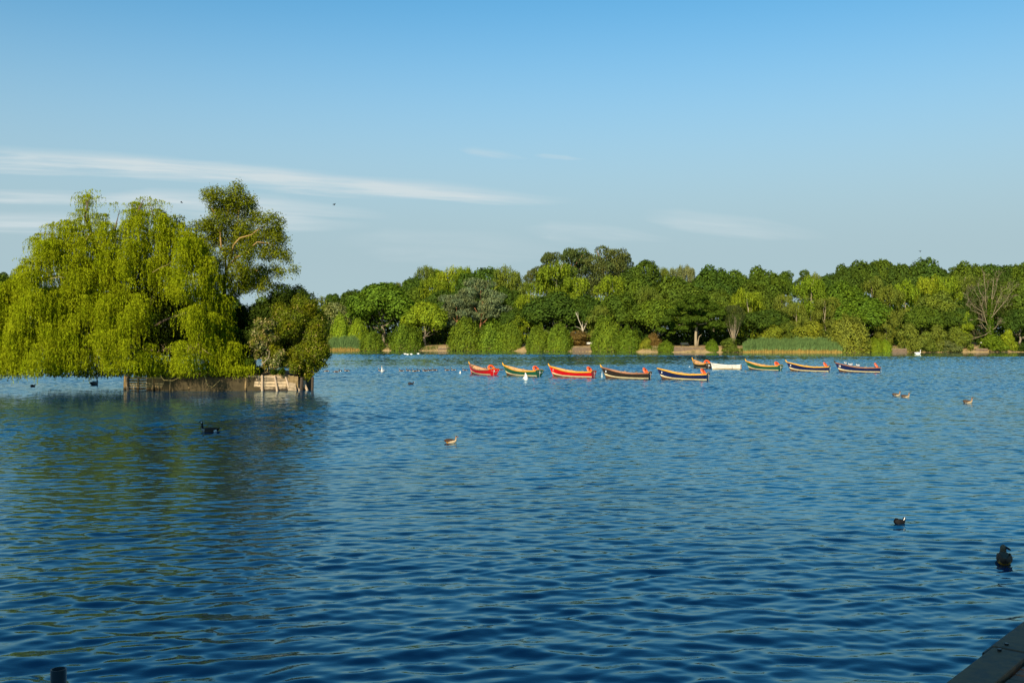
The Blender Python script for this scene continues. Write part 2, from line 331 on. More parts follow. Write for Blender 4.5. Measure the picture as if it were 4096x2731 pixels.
def lobes_points(rng, C, Rd, per, flat=1.0, drop=.25, up=.35):
    """points on the skins of many overlapping lobes (C centres, Rd radii); returns points and normals"""
    Ps, Ns = [], []
    for c, r in zip(C, Rd):
        n = max(30, int(per * (r / np.mean(Rd)) ** 2)); d = rand_dir(rng, n)
        d = d[(d[:, 2] > -.45) | (rng.random(n) < drop)]
        bump = 1 + .16 * np.sin(d[:, 0] * 7 + c[0] * 40) * np.sin(d[:, 1] * 6 + c[1] * 30 + d[:, 2] * 5)
        rad = r * bump * rng.uniform(.72, 1.08, len(d)) ** .6
        p = c + d * rad[:, None] * np.array([1, 1, flat])
        keep = np.ones(len(p), bool)
        for c2, r2 in zip(C, Rd):
            if c2 is c: continue
            q = (p - c2) / np.array([1, 1, flat]); keep &= (np.linalg.norm(q, axis=1) > r2 * .72) | (rng.random(len(p)) < .12)
        Ps.append(p[keep]); Ns.append(d[keep])
    P = np.concatenate(Ps); Nn = np.concatenate(Ns)
    Nn = unit(Nn + np.array([0, 0, up]) + rng.normal(size=P.shape) * .45)
    return P, Nn
def core(V, P, z0, z1, w, rng):
    return V
def proto_crown(kind, seed):
    rng = np.random.default_rng(seed)
    if kind == 'oak':
        n = 44; d = rand_dir(rng, n); d[:, 2] = np.abs(d[:, 2]) * 1.0 - .42
        rr = rng.uniform(.62, 1.0, n)[:, None]
        C = np.array([0, 0, .58]) + d * rr * np.array([.37, .37, .36]) * rng.uniform(.85, 1.12, (n, 1)); Rd = rng.uniform(.085, .165, n)
        P, Nn = lobes_points(rng, list(C), Rd, 600)
        k = 500; q = np.array([0, 0, .5]) + rand_dir(rng, k) * rng.random((k, 1)) ** .5 * np.array([.3, .3, .3])
        P = np.concatenate([P, q]); Nn = np.concatenate([Nn, rand_dir(rng, k)]); P = norm_unit(P)
        s = rng.uniform(.6, 1.3, len(P)); return leaf_quads(P, Nn, .041 * s, .029 * s, rng)
    if kind == 'birch':
        n = 60; z = rng.uniform(.15, .93, n); a = rng.uniform(0, 6.28, n); rad = (.10 + .34 * np.clip((1.0 - z) / .35, 0, 1) ** .6) * rng.uniform(.35, 1.05, n)
        C = np.stack([np.cos(a) * rad, np.sin(a) * rad, z], 1); Ps = []; Ds = []; Ns = []
        for c in C:
            m = 34; d = rand_dir(rng, m); d[:, 2] = np.abs(d[:, 2]); st = c + d * np.array([.11, .11, .06]) * rng.uniform(.5, 1.1, (m, 1))
            for s in range(7):
                t = s * rng.uniform(.012, .021, m)[:, None]
                Ps.append(st + np.concatenate([d[:, :2] * .12 * np.sqrt(t + .0), -t], 1) + rng.normal(0, .007, (m, 3))); Ds.append(np.tile([0, 0, -1.], (m, 1)) + rng.normal(0, .5, (m, 3)) + d * .4); Ns.append(d + rng.normal(0, .5, (m, 3)) + [0, 0, .3])
        P = norm_unit(np.concatenate(Ps)); return leaf_quads(P, np.concatenate(Ns), .036 * rng.uniform(.6, 1.3, len(P)), .017, rng, np.concatenate(Ds))
    if kind == 'pine':
        n = 30; z = np.sort(rng.uniform(.40, .97, n)); a = rng.uniform(0, 6.28, n); rad = np.interp(z, [.4, .6, .85, 1.0], [.36, .38, .28, .10]) * rng.uniform(.35, 1.1, n)
        C = np.stack([np.cos(a) * rad, np.sin(a) * rad, z], 1); Rd = rng.uniform(.10, .19, n)
        P, Nn = lobes_points(rng, list(C), Rd, 360, flat=.42, drop=.35, up=.6)
        D = unit(Nn + [0, 0, .9] + rng.normal(0, .5, P.shape)); P = norm_unit(P)
        return leaf_quads(P, Nn + rng.normal(0, .6, P.shape), .042 * rng.uniform(.6, 1.3, len(P)), .016, rng, D)
    if kind == 'dome':
        k = 9500; d = rand_dir(rng, k); d[:, 2] = np.abs(d[:, 2]); f = rng.uniform(0, 6.28, 8)
        lump = 1 + .10 * np.sin(d[:, 0] * 5 + f[0]) * np.sin(d[:, 1] * 5 + f[1]) + .07 * np.sin(d[:, 0] * 11 + f[2] + d[:, 2] * 7) + .05 * np.sin(d[:, 1] * 17 + d[:, 0] * 9 + f[3])
        r = lump * rng.uniform(.80, 1.04, k)
        P = d * r[:, None] * np.array([.5, .5, .98])
        P[:, :2] *= np.interp(P[:, 2], [0, .15, .4], [.90, .98, 1.0])[:, None]
        D = unit(d * .8 + [0, 0, .9] + rng.normal(0, .35, P.shape)); Nn = unit(d + rng.normal(0, .55, P.shape))
        P = norm_unit(P); return leaf_quads(P, Nn, .062 * rng.uniform(.5, 1.3, k), .020 * rng.uniform(.7, 1.4, k), rng, D)
    if kind == 'shrub':
        n = 24; a = rng.uniform(0, 6.28, n); rad = rng.uniform(.0, .38, n); z = rng.uniform(.12, .80, n) * (1 - rad * .9)
        C = np.stack([np.cos(a) * rad, np.sin(a) * rad, z], 1); Rd = rng.uniform(.11, .20, n)
        P, Nn = lobes_points(rng, list(C), Rd, 380, drop=.6); P[:, 2] = np.abs(P[:, 2]); D = unit(Nn * .6 + [0, 0, .8] + rng.normal(0, .5, P.shape))
        P = norm_unit(P); return leaf_quads(P, Nn, .060 * rng.uniform(.5, 1.3, len(P)), .026, rng, D)
    if kind == 'vase':
        k = 5200; z = rng.uniform(.30, 1.0, k) ** .7; a = rng.uniform(0, 6.28, k); rad = .5 * np.clip((z - .05) / .7, 0, 1) * np.where(z > .8, np.sqrt(np.clip(1.02 - z, 0, 1) / .22 + .05), 1) * rng.uniform(.5, 1, k) ** .5
        P = np.stack([np.cos(a) * rad, np.sin(a) * rad, z], 1); P = P[rng.random(k) < np.interp(P[:, 2], [.3, .55, .8], [.15, .5, 1])]
        d = unit(P - [0, 0, -.2]); P = norm_unit(P); return leaf_quads(P, rand_dir(rng, len(P)), .05, .012, rng, d + rng.normal(0, .25, P.shape))
LEAFMAT = dict(oak=M_leaf, birch=M_leaf, pine=M_needle, dome=M_leaf, shrub=M_leaf, vase=M_leaf)
PROTO = {}
for kind, cnt in (('oak', 5), ('birch', 4), ('pine', 3), ('dome', 4), ('shrub', 4), ('vase', 1)):
    for i in range(cnt):
        V, Q = proto_crown(kind, 100 + i * 7 + len(kind) * 31); PROTO[kind, i] = mesh_np('crown', V, Q, [LEAFMAT[kind]])
def limb_path(rng, a, b, n=5, wob=.06):
    a, b = np.array(a, float), np.array(b, float); L_ = np.linalg.norm(b - a)
    return [tuple(a + (b - a) * t + rng.normal(0, wob * L_, 3) * math.sin(math.pi * t)) for t in np.linspace(0, 1, n)]
def proto_trunk(kind, seed):
    rng = np.random.default_rng(seed); mb = MB()
    top = dict(oak=.62, birch=.93, pine=.92)[kind]; r0 = dict(oak=.030, birch=.014, pine=.020)[kind]
    pts = [(rng.normal(0, .012), rng.normal(0, .012), z) for z in np.linspace(-.02, top, 7)]; pts[0] = (0, 0, -.02)
    mb.tube(pts, [r0 * (1.25 if i == 0 else 1 - .11 * i) for i in range(7)], 7)
    for j in range(7 if kind != 'birch' else 5):
        i = rng.integers(2, 6); a = rng.uniform(0, 6.28); l = rng.uniform(.2, .34) if kind != 'birch' else rng.uniform(.08, .18)
        p = pts[i]; e = (p[0] + math.cos(a) * l, p[1] + math.sin(a) * l, p[2] + rng.uniform(.08, .26))
        mb.tube(limb_path(rng, p, e), [r0 * .5, r0 * .42, r0 * .34, r0 * .24, r0 * .1], 5)
    return mb
TR = {}
for kind, mat in (('oak', M_bark_grey), ('birch', M_bark_pale), ('pine', M_bark_orange)):
    for i in range(2): TR[kind, i] = proto_trunk(kind, 40 + i).mesh('trunk', [mat], True)

# leaf colours (linear)
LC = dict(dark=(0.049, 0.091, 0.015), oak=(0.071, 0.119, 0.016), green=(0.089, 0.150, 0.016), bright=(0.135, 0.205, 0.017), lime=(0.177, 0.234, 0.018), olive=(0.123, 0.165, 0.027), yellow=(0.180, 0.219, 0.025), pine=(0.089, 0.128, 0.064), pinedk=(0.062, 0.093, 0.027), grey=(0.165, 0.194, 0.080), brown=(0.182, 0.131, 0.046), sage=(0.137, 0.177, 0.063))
trng = random.Random(3)
def tree(name, kind, px, top, wpx, off, colour, label, cat='tree', group=None, trunk=True, base=None, lift=0):
    if name in ('willow_bush', 'bramble_shrub') and off <= 4: off, base = off * .45 + .2, .0
    x = (px - CX) / F * 255
    for _ in range(4): Yd = shore(x) + off; x = (px - CX) / F * Yd
    z0 = ground_z(x, Yd) - .05 if base is None else base
    h = H - (top - YH) / F * Yd - z0; w = wpx / F * Yd * (1.45 if off >= 40 and kind != 'pine' else 1.3 if off >= 9 or kind == 'pine' else .98)
    o = thing(name, label, cat, (x, Yd, z0), trng.uniform(0, 6.28), group)
    v = trng.randrange(len([k for k in PROTO if k[0] == kind]))
    c = obj('crown' if kind in ('oak', 'birch', 'pine', 'vase') else 'foliage', PROTO[kind, v], o); hz = min(h, w * (1.4 if kind == 'oak' else 2.0 if kind in ('birch', 'pine') else 9)); c.scale = (w, w * trng.uniform(.9, 1.1), hz); c.location = (0, 0, h - hz)
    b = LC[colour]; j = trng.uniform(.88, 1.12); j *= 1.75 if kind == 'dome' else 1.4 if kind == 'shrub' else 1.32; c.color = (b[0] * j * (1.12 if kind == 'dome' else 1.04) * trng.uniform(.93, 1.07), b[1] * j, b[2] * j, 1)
    if trunk and kind in ('oak', 'birch', 'pine'):
        t = obj('trunk', TR[kind, trng.randrange(2)], o); t.scale = (w, w, h)
    return o
#TREES#
# ------------------------------------------------------------------ wooded far shore, row by row
G_sky = 'trees on the skyline of the wood'; G_mid = 'trees in the middle of the wood'; G_bush = 'bushes along the water edge'
WOOD = [
 # back row, the skyline
 ('oak_tree','oak',1340,1178,80,45,'dark','small dark tree on the skyline just right of the island bush'),
 ('oak_tree','oak',1408,1163,110,48,'dark','dark rounded tree at the low left end of the skyline'),
 ('oak_tree','oak',1482,1138,110,50,'oak','dark green tree on the rising skyline, left of the leafy bright one'),
 ('oak_tree','oak',1552,1132,80,52,'oak','tree top on the skyline right behind the big dark leafy tree'),
 ('birch_tree','birch',1602,1130,60,55,'olive','thin feathery birch in the dip of the skyline'),
 ('oak_tree','oak',1652,1112,100,50,'dark','dark tree stepping up the skyline, right of the feathery birch'),
 ('birch_tree','birch',1702,1068,80,58,'olive','birch poking above the dark trees, first tall top from the left'),
 ('oak_tree','oak',1748,1078,60,60,'bright','small round light green top between two birches'),
 ('birch_tree','birch',1795,1074,110,50,'lime','pale green birch on the skyline above the lime tree'),
 ('birch_tree','birch',1855,1073,90,48,'bright','light green birch behind the blue-grey pine, left of a dark oak'),
 ('oak_tree','oak',1932,1075,150,45,'dark','dark oak rising right behind the blue-grey pine'),
 ('birch_tree','birch',2035,1072,110,42,'olive','olive drooping birch right of the oak behind the pine'),
 ('birch_tree','birch',2085,1118,80,45,'olive','low olive birch in the dip before the tall pine crest'),
 ('pine_tree','pine',2132,1076,60,60,'pinedk','small lone pine standing clear in the sky left of the crest'),
 ('pine_tree','pine',2195,1012,110,55,'pinedk','dark pine at the left shoulder of the tall crest'),
 ('pine_tree','pine',2285,997,150,58,'pinedk','broad flat-topped pine in the middle of the tall crest'),
 ('pine_tree','pine',2350,1010,110,66,'pinedk','pine top tucked behind the crest between two broad pines'),
 ('pine_tree','pine',2428,989,150,55,'pinedk','tallest pine of the wood, with sky between its limbs'),
 ('pine_tree','pine',2485,1018,90,60,'pinedk','dark pine leaning out right of the tallest pine'),
 ('oak_tree','oak',2562,1046,140,50,'dark','dark round oak sloping down right of the tall pines'),
 ('birch_tree','birch',2642,1072,60,55,'olive','small olive birch between the round oak and a sparse tree'),
 ('birch_tree','birch',2705,1068,60,60,'grey','thin grey half-bare birch on the skyline'),
 ('birch_tree','birch',2752,1066,70,60,'grey','half-bare birch beside the wide dark oak, skyline'),
 ('oak_tree','oak',2852,1066,150,45,'dark','wide dark oak right of the half-bare birches'),
 ('oak_tree','oak',2940,1083,100,52,'oak','green oak top in the shallow dip above the vase-shaped tree'),
 ('oak_tree','oak',3048,1072,150,48,'oak','broad green oak above the reed bed, on the skyline'),
 ('oak_tree','oak',3122,1092,80,55,'oak','low rounded top right of the broad oak over the reeds'),
 ('pine_tree','pine',3150,1083,40,58,'dark','small ragged tuft standing up from the skyline above the reeds'),
 ('pine_tree','pine',3210,1081,70,58,'dark','ragged dark conifer with two tufts on the skyline'),
 ('birch_tree','birch',3252,1096,70,50,'olive','rounded olive birch top in the dip before the high right wood'),
 ('oak_tree','oak',3318,1098,100,50,'dark','dark tree where the right-hand wood begins to rise'),
 ('oak_tree','oak',3382,1062,110,48,'dark','dark oak on the rise, lower neighbour of the two highest'),
 ('oak_tree','oak',3448,1047,120,50,'dark','oak on the right wood top with a jagged crown'),
 ('oak_tree','oak',3512,1042,110,52,'oak','highest oak left of the gap-toothed skyline, over the white swan'),
 ('oak_tree','oak',3585,1060,110,48,'dark','dark oak sloping down to the big isolated round crown'),
 ('oak_tree','oak',3688,1040,160,50,'dark','big round oak crown standing alone against the sky'),
 ('oak_tree','oak',3752,1072,80,54,'dark','lower right flank tree of the big round crown'),
 ('pine_tree','pine',3815,1068,50,56,'dark','small bluish conifer in the notch of the skyline'),
 ('oak_tree','oak',3872,1050,130,50,'oak','leafy oak just right of the skyline notch'),
 ('oak_tree','oak',3952,1062,120,52,'dark','oak behind the top of the bare ivy tree'),
 ('oak_tree','oak',4022,1064,110,50,'dark','oak on the skyline right of the bare ivy tree'),
 ('oak_tree','oak',4092,1046,120,48,'oak','last oak on the skyline, cut by the picture edge'),
 ('oak_tree','oak',4180,1060,150,48,'oak','oak beyond the right picture edge'),
 # middle rows
 ('scrub_willow','shrub',1292,1192,140,30,'olive','grey-olive scrub peeping out behind the island bush'),
 ('scrub_willow','shrub',1362,1212,160,26,'grey','soft greyish scrub left of the big leafy dark tree'),
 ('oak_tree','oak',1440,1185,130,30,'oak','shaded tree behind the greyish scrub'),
 ('leafy_tree','oak',1532,1136,210,14,'green','big dark leafy tree left of the lime-coloured one'),
 ('oak_tree','oak',1650,1150,150,30,'oak','dark oak filling the space above the lime tree'),
 ('birch_tree','birch',1745,1112,130,30,'bright','light birch mass above and right of the lime tree'),
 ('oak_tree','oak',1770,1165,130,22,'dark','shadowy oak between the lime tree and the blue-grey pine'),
 ('pine_tree','pine',1925,1116,160,16,'pine','blue-grey pine with an orange trunk, the taller of the pair'),
 ('pine_tree','pine',1828,1176,130,12,'pine','lower blue-grey pine reaching out left of its taller twin'),
 ('oak_tree','oak',2030,1150,140,24,'dark','dark oak touching the right side of the blue-grey pine'),
 ('birch_tree','birch',2112,1178,110,14,'lime','yellow-green birch standing in front of dark oaks'),
 ('birch_tree','birch',2225,1052,190,32,'bright','tall pale green birch mass below the pine crest'),
 ('birch_tree','birch',2310,1112,150,26,'bright','light drooping birch beneath the broad flat-topped pine'),
 ('oak_tree','oak',2215,1172,190,14,'dark','dark spreading oak above the pair of round bushes'),
 ('oak_tree','oak',2345,1182,140,16,'dark','dark oak right behind the white dead tree'),
 ('birch_tree','birch',2410,1225,100,12,'olive','olive birch between the dead tree and the biggest dome bush'),
 ('oak_tree','oak',2485,1182,170,15,'oak','green oak above the biggest dome bush'),
 ('birch_tree','birch',2450,1108,140,30,'bright','light birch below the tallest pine'),
 ('oak_tree','oak',2540,1118,150,32,'oak','mid-green oak under the round skyline oak'),
 ('birch_tree','birch',2590,1150,100,22,'olive','brownish birch with a visible forked trunk'),
 ('oak_tree','oak',2700,1106,190,30,'oak','wide oak below the half-bare birches'),
 ('oak_tree','oak',2632,1202,150,12,'green','green oak left of the oak with the pale trunk'),
 ('oak_tree','oak',2868,1160,130,24,'oak','oak behind the pale-trunk oak, right side'),
 ('birch_tree','birch',2990,1162,120,18,'lime','lime birch with a forked trunk above the vase-shaped tree'),
 ('oak_tree','oak',3010,1135,150,32,'oak','darker oak above the lime birch'),
 ('oak_tree','oak',3062,1240,150,14,'dark','dark oak behind the left half of the reed bed'),
 ('birch_tree','birch',3128,1182,110,18,'olive','birch with a pale arched branch above the reeds'),
 ('birch_tree','birch',3185,1215,90,12,'olive','narrow yellowish birch behind the bushes by the reeds'),
 ('birch_tree','birch',3245,1112,150,26,'bright','tall drooping birch below the rounded olive top'),
 ('birch_tree','birch',3300,1192,110,16,'olive','birch touching the left of the round bush by the reeds'),
 ('oak_tree','oak',3375,1128,150,22,'green','bright oak above the round bush beside the reeds'),
 ('oak_tree','oak',3452,1188,190,12,'green','big low spreading oak right of the round bush'),
 ('birch_tree','birch',3490,1112,110,28,'olive','pale birch with white limbs under the jagged oak'),
 ('birch_tree','birch',3558,1150,130,18,'olive','olive birch with a white forked trunk'),
 ('birch_tree','birch',3618,1128,120,26,'bright','drooping light birch beneath the isolated round crown'),
 ('birch_tree','birch',3545,1240,90,6,'olive','slim birch whose white trunk shows at the bank'),
 ('oak_tree','oak',3745,1168,160,16,'olive','olive-green oak behind the swan'),
 ('oak_tree','oak',3685,1228,130,10,'oak','dark low oak above the bushes behind the swan'),
 ('birch_tree','birch',3712,1110,100,30,'lime','bright lime crown just under the isolated round oak'),
 ('birch_tree','birch',3775,1107,110,28,'bright','light birch under the notch of the skyline'),
 ('birch_tree','birch',3850,1104,120,30,'olive','olive birch left of the bare ivy tree top'),
 ('oak_tree','oak',3815,1225,130,12,'dark','dark oak in front, left of the bare ivy tree'),
 ('birch_tree','birch',3848,1245,70,9,'lime','small lime tree left of the bare ivy trunk'),
 ('oak_tree','oak',3930,1150,170,22,'dark','deep shadowed oak behind the bare ivy tree'),
 ('oak_tree','oak',4062,1122,170,18,'oak','oak hanging over the right end of the bank'),
 ('oak_tree','oak',4080,1238,130,9,'dark','dark low oak at the right picture edge, pale trunk below'),
 ('oak_tree','oak',2065,1238,110,16,'dark','dark low oak above the sandy gap'),
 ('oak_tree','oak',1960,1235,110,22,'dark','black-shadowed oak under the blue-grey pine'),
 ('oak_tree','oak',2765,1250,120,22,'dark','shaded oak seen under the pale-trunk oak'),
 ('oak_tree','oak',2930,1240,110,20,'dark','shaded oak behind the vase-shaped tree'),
 # shore bushes
 ('willow_bush','dome',1362,1255,95,6,'bright','bright green bush behind the small left reed bed'),
 ('willow_bush','dome',1432,1276,95,7,'bright','light green bush below the big dark leafy tree'),
 ('willow_bush','dome',1488,1325,120,2,'green','low wide bush at the water right of the small reed bed'),
 ('leafy_tree','oak',1700,1208,185,5,'lime','lime-coloured rounded tree at the water edge'),
 ('willow_bush','dome',1625,1290,140,2,'green','dark olive bush at the foot of the lime tree'),
 ('willow_bush','dome',1862,1270,145,3,'green','left one of the wide willow bushes by the sandy landing'),
 ('willow_bush','dome',1975,1284,150,4,'green','middle willow bush of the wide row'),
 ('willow_bush','dome',2040,1290,100,3,'green','right end bush of the wide row, beside the sandy gap'),
 ('willow_bush','dome',2155,1300,104,2,'green','left bush of the round pair'),
 ('willow_bush','dome',2235,1294,110,2.5,'green','right bush of the round pair'),
 ('willow_bush','dome',2428,1270,140,2,'green','tallest dome bush, right of the white dead tree'),
 ('willow_bush','dome',2510,1304,115,2,'green','lower bush grown into the side of the tallest dome bush'),
 ('bramble_shrub','shrub',2312,1322,110,9,'brown','brownish thicket below the white dead tree'),
 ('bramble_shrub','shrub',2585,1350,60,3,'yellow','pale yellow-green tuft right of the dome bush'),
 ('bramble_shrub','shrub',2615,1330,70,8,'brown','brownish shrub behind the small round bush'),
 ('willow_bush','dome',2665,1362,78,1.5,'green','small round bush left of the dark bench'),
 ('willow_bush','dome',2848,1358,60,2,'green','small dark bush right of the low wall'),
 ('bramble_shrub','shrub',2922,1352,120,3,'olive','olive thicket at the foot of the vase-shaped tree'),
 ('willow_bush','shrub',3095,1300,120,8,'yellow','yellow-green bush behind the left part of the reeds'),
 ('willow_bush','shrub',3155,1288,100,9,'olive','taller soft bush behind the middle of the reeds'),
 ('willow_bush','shrub',3232,1285,120,9,'yellow','golden-green bush behind the right part of the reeds'),
 ('willow_bush','dome',3392,1260,170,3,'olive','big round bush at the right end of the reeds'),
 ('willow_bush','dome',3502,1350,70,1.5,'bright','low bright bush beside the big round one'),
 ('willow_bush','dome',3540,1358,60,1.5,'bright','low bright bush at the left of the sand patch'),
 ('willow_bush','shrub',3640,1292,120,3,'olive','yellowish bush at the right of the sand patch'),
 ('willow_bush','shrub',3702,1325,100,2,'olive','bush right above the swimming swan'),
 ('willow_bush','shrub',3752,1300,110,3.5,'olive','bushy clump between the swan and the bin'),
 ('willow_bush','shrub',3832,1308,120,2.5,'olive','bush left of the sandy steps and the bin'),
 ('bramble_shrub','shrub',3790,1362,110,1.2,'sage','low grey-green growth at the foot of the bushes'),
 ('willow_bush','shrub',3962,1338,130,3,'bright','bright bush right of the bin, under the ivy trunk'),
 ('willow_bush','shrub',4032,1318,80,4,'lime','lime bush at the far right of the bank'),
 ('bramble_shrub','shrub',4092,1370,80,2,'dark','dark low growth at the right picture edge'),
 ('willow_bush','shrub',1335,1330,90,5,'olive','olive growth rising behind the small reed bed'),
 # far shore seen past the left of the island
 ('oak_tree','oak',10,1092,85,12,'oak','distant tree at the left picture edge behind the weeping willow'),
 ('oak_tree','oak',80,1114,60,20,'grey','distant pale tree just left of the weeping willow shoulder'),
 ('oak_tree','oak',-90,1110,150,14,'oak','distant tree beyond the left picture edge'),
 ('oak_tree','oak',200,1150,150,14,'oak','distant tree hidden behind the weeping willow, left half'),
 ('oak_tree','oak',360,1160,150,14,'dark','distant tree hidden behind the weeping willow, middle'),
 ('oak_tree','oak',520,1160,160,14,'oak','distant tree hidden behind the weeping willow, right half'),
 ('oak_tree','oak',700,1170,150,14,'oak','distant tree glimpsed between willow and tall tree'),
 ('oak_tree','oak',900,1180,150,14,'dark','distant tree behind the tall island tree'),
 ('oak_tree','oak',1080,1190,150,14,'oak','distant tree behind the island bushes'),
 ('oak_tree','oak',1210,1195,120,18,'oak','distant tree behind the large island bush'),
]
for r in WOOD:
    nm = r[0]; g = (G_bush if nm in ('willow_bush', 'bramble_shrub') else G_sky if r[5] >= 40 else G_mid)
    tree(*r[:7], r[7], 'bush' if nm in ('willow_bush', 'bramble_shrub', 'scrub_willow') else 'tree', g)

def place(px, off):
    x = (px - CX) / F * 255
    for _ in range(4): Yd = shore(x) + off; x = (px - CX) / F * Yd
    return x, Yd, ground_z(x, Yd)

# the shaded undergrowth closing the wood between the trunks
def undergrowth():
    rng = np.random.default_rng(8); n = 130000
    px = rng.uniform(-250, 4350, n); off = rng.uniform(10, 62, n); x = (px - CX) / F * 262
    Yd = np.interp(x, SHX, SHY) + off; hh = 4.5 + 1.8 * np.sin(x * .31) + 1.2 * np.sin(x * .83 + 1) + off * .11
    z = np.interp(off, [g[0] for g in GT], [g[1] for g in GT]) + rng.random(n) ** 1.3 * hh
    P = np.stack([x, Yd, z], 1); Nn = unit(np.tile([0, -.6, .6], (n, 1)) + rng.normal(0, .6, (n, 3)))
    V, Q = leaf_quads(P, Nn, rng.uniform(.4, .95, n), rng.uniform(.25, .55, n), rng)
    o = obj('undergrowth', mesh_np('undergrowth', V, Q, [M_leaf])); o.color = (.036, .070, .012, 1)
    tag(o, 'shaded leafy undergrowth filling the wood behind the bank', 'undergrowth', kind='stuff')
    # low green growth right on the waterline
    n = 26000; px = rng.uniform(1250, 4150, n); x = (px - CX) / F * 252; off = rng.uniform(.1, 1.6, n)
    keep = (np.sin(x * .55 + 1.3) + .7 * np.sin(x * 1.7) + .5 * np.sin(x * .21) > -.15)
    for a, b in ((1735, 1800), (2068, 2100), (2318, 2378), (2690, 2822), (3562, 3628), (3868, 3985)): keep &= ~((px > a) & (px < b))
    x, off = x[keep], off[keep]; n = len(x)
    Yd = np.interp(x, SHX, SHY) + off; z = np.interp(off, [g[0] for g in GT], [g[1] for g in GT]) + rng.random(n) * (.35 + .35 * np.abs(np.sin(x * .4)))
    V, Q = leaf_quads(np.stack([x, Yd, z], 1), rng.normal(0, .6, (n, 3)) + [0, -.8, .5], .26, .07, rng, rng.normal(0, .35, (n, 3)) + [0, 0, 1])
    o = obj('bank_grass', mesh_np('bank_grass', V, Q, [M_leaf])); o.color = (.075, .135, .015, 1)
    tag(o, 'low green grass and weeds along the waterline', 'grass', kind='stuff')
undergrowth()

def reeds(name, px0, px1, top, off0, off1, n, label, seed):
    rng = np.random.default_rng(seed); px = rng.uniform(px0, px1, n); x = (px - CX) / F * 246
    off = rng.uniform(off0, off1, n); Yd = np.interp(x, SHX, SHY) + off; x = (px - CX) / F * Yd
    zb = np.interp(off, [g[0] for g in GT], [g[1] for g in GT]); zb = np.maximum(zb, -.1)
    env = 1 - .35 * np.clip(np.abs((px - (px0 + px1) / 2) / ((px1 - px0) / 2)), 0, 1) ** 6 + .10 * np.sin(x * .6) * np.sin(x * .23 + 2) + .07 * np.sin(x * 2.3 + 1)
    h = (H - (top - YH) / F * Yd) * env * rng.uniform(.6, 1.1, n)
    for part, (f0, f1, wd, col, mt) in dict(blades=(.30, 1.0, .07, (.11, .185, .060, 1), M_reed), stems=(0, .33, .045, (.42, .30, .085, 1), M_reed)).items():
        Vs = []; lean = rng.normal(.10, .10, n); ly = rng.normal(-.02, .08, n)
        a = np.stack([x, Yd, zb + h * f0], 1); b = np.stack([x + lean * h * (f1 ** 2), Yd + ly * h, zb + h * f1], 1); mid = (a + b) / 2 + np.stack([-lean * h * .12, 0 * h, h * .03], 1)
        sx = rng.normal(1, .1, n)[:, None] * np.array([wd, 0, 0]) + rng.normal(0, .4, n)[:, None] * np.array([0, wd, 0])
        if part == 'blades':
            V = np.stack([a - sx * .5, a + sx * .5, mid + sx * .6, mid - sx * .6, mid - sx * .6, mid + sx * .6, b + sx * .08, b - sx * .08], 1).reshape(-1, 3); Q = np.arange(8 * n).reshape(-1, 4)
        else:
            V = np.stack([a - sx * .5, a + sx * .5, b + sx * .5, b - sx * .5], 1).reshape(-1, 3); Q = np.arange(4 * n).reshape(-1, 4)
        if part == 'blades':
            root = obj(name, mesh_np(name, V, Q, [mt])); root.color = col; tag(root, label, 'reeds', kind='stuff')
        else:
            o = obj('dry_stems', mesh_np('dry_stems', V, Q, [mt]), root); o.color = col; o['kind'] = 'stuff'
reeds('reed_bed', 2972, 3368, 1366, -2.2, 2.2, 15000, 'long green reed bed with straw-yellow stems standing in the water', 21)
reeds('reed_bed', 1312, 1440, 1360, -1.2, 2.0, 4200, 'small grey-green reed bed beside the island bush, rusty at the base', 22)

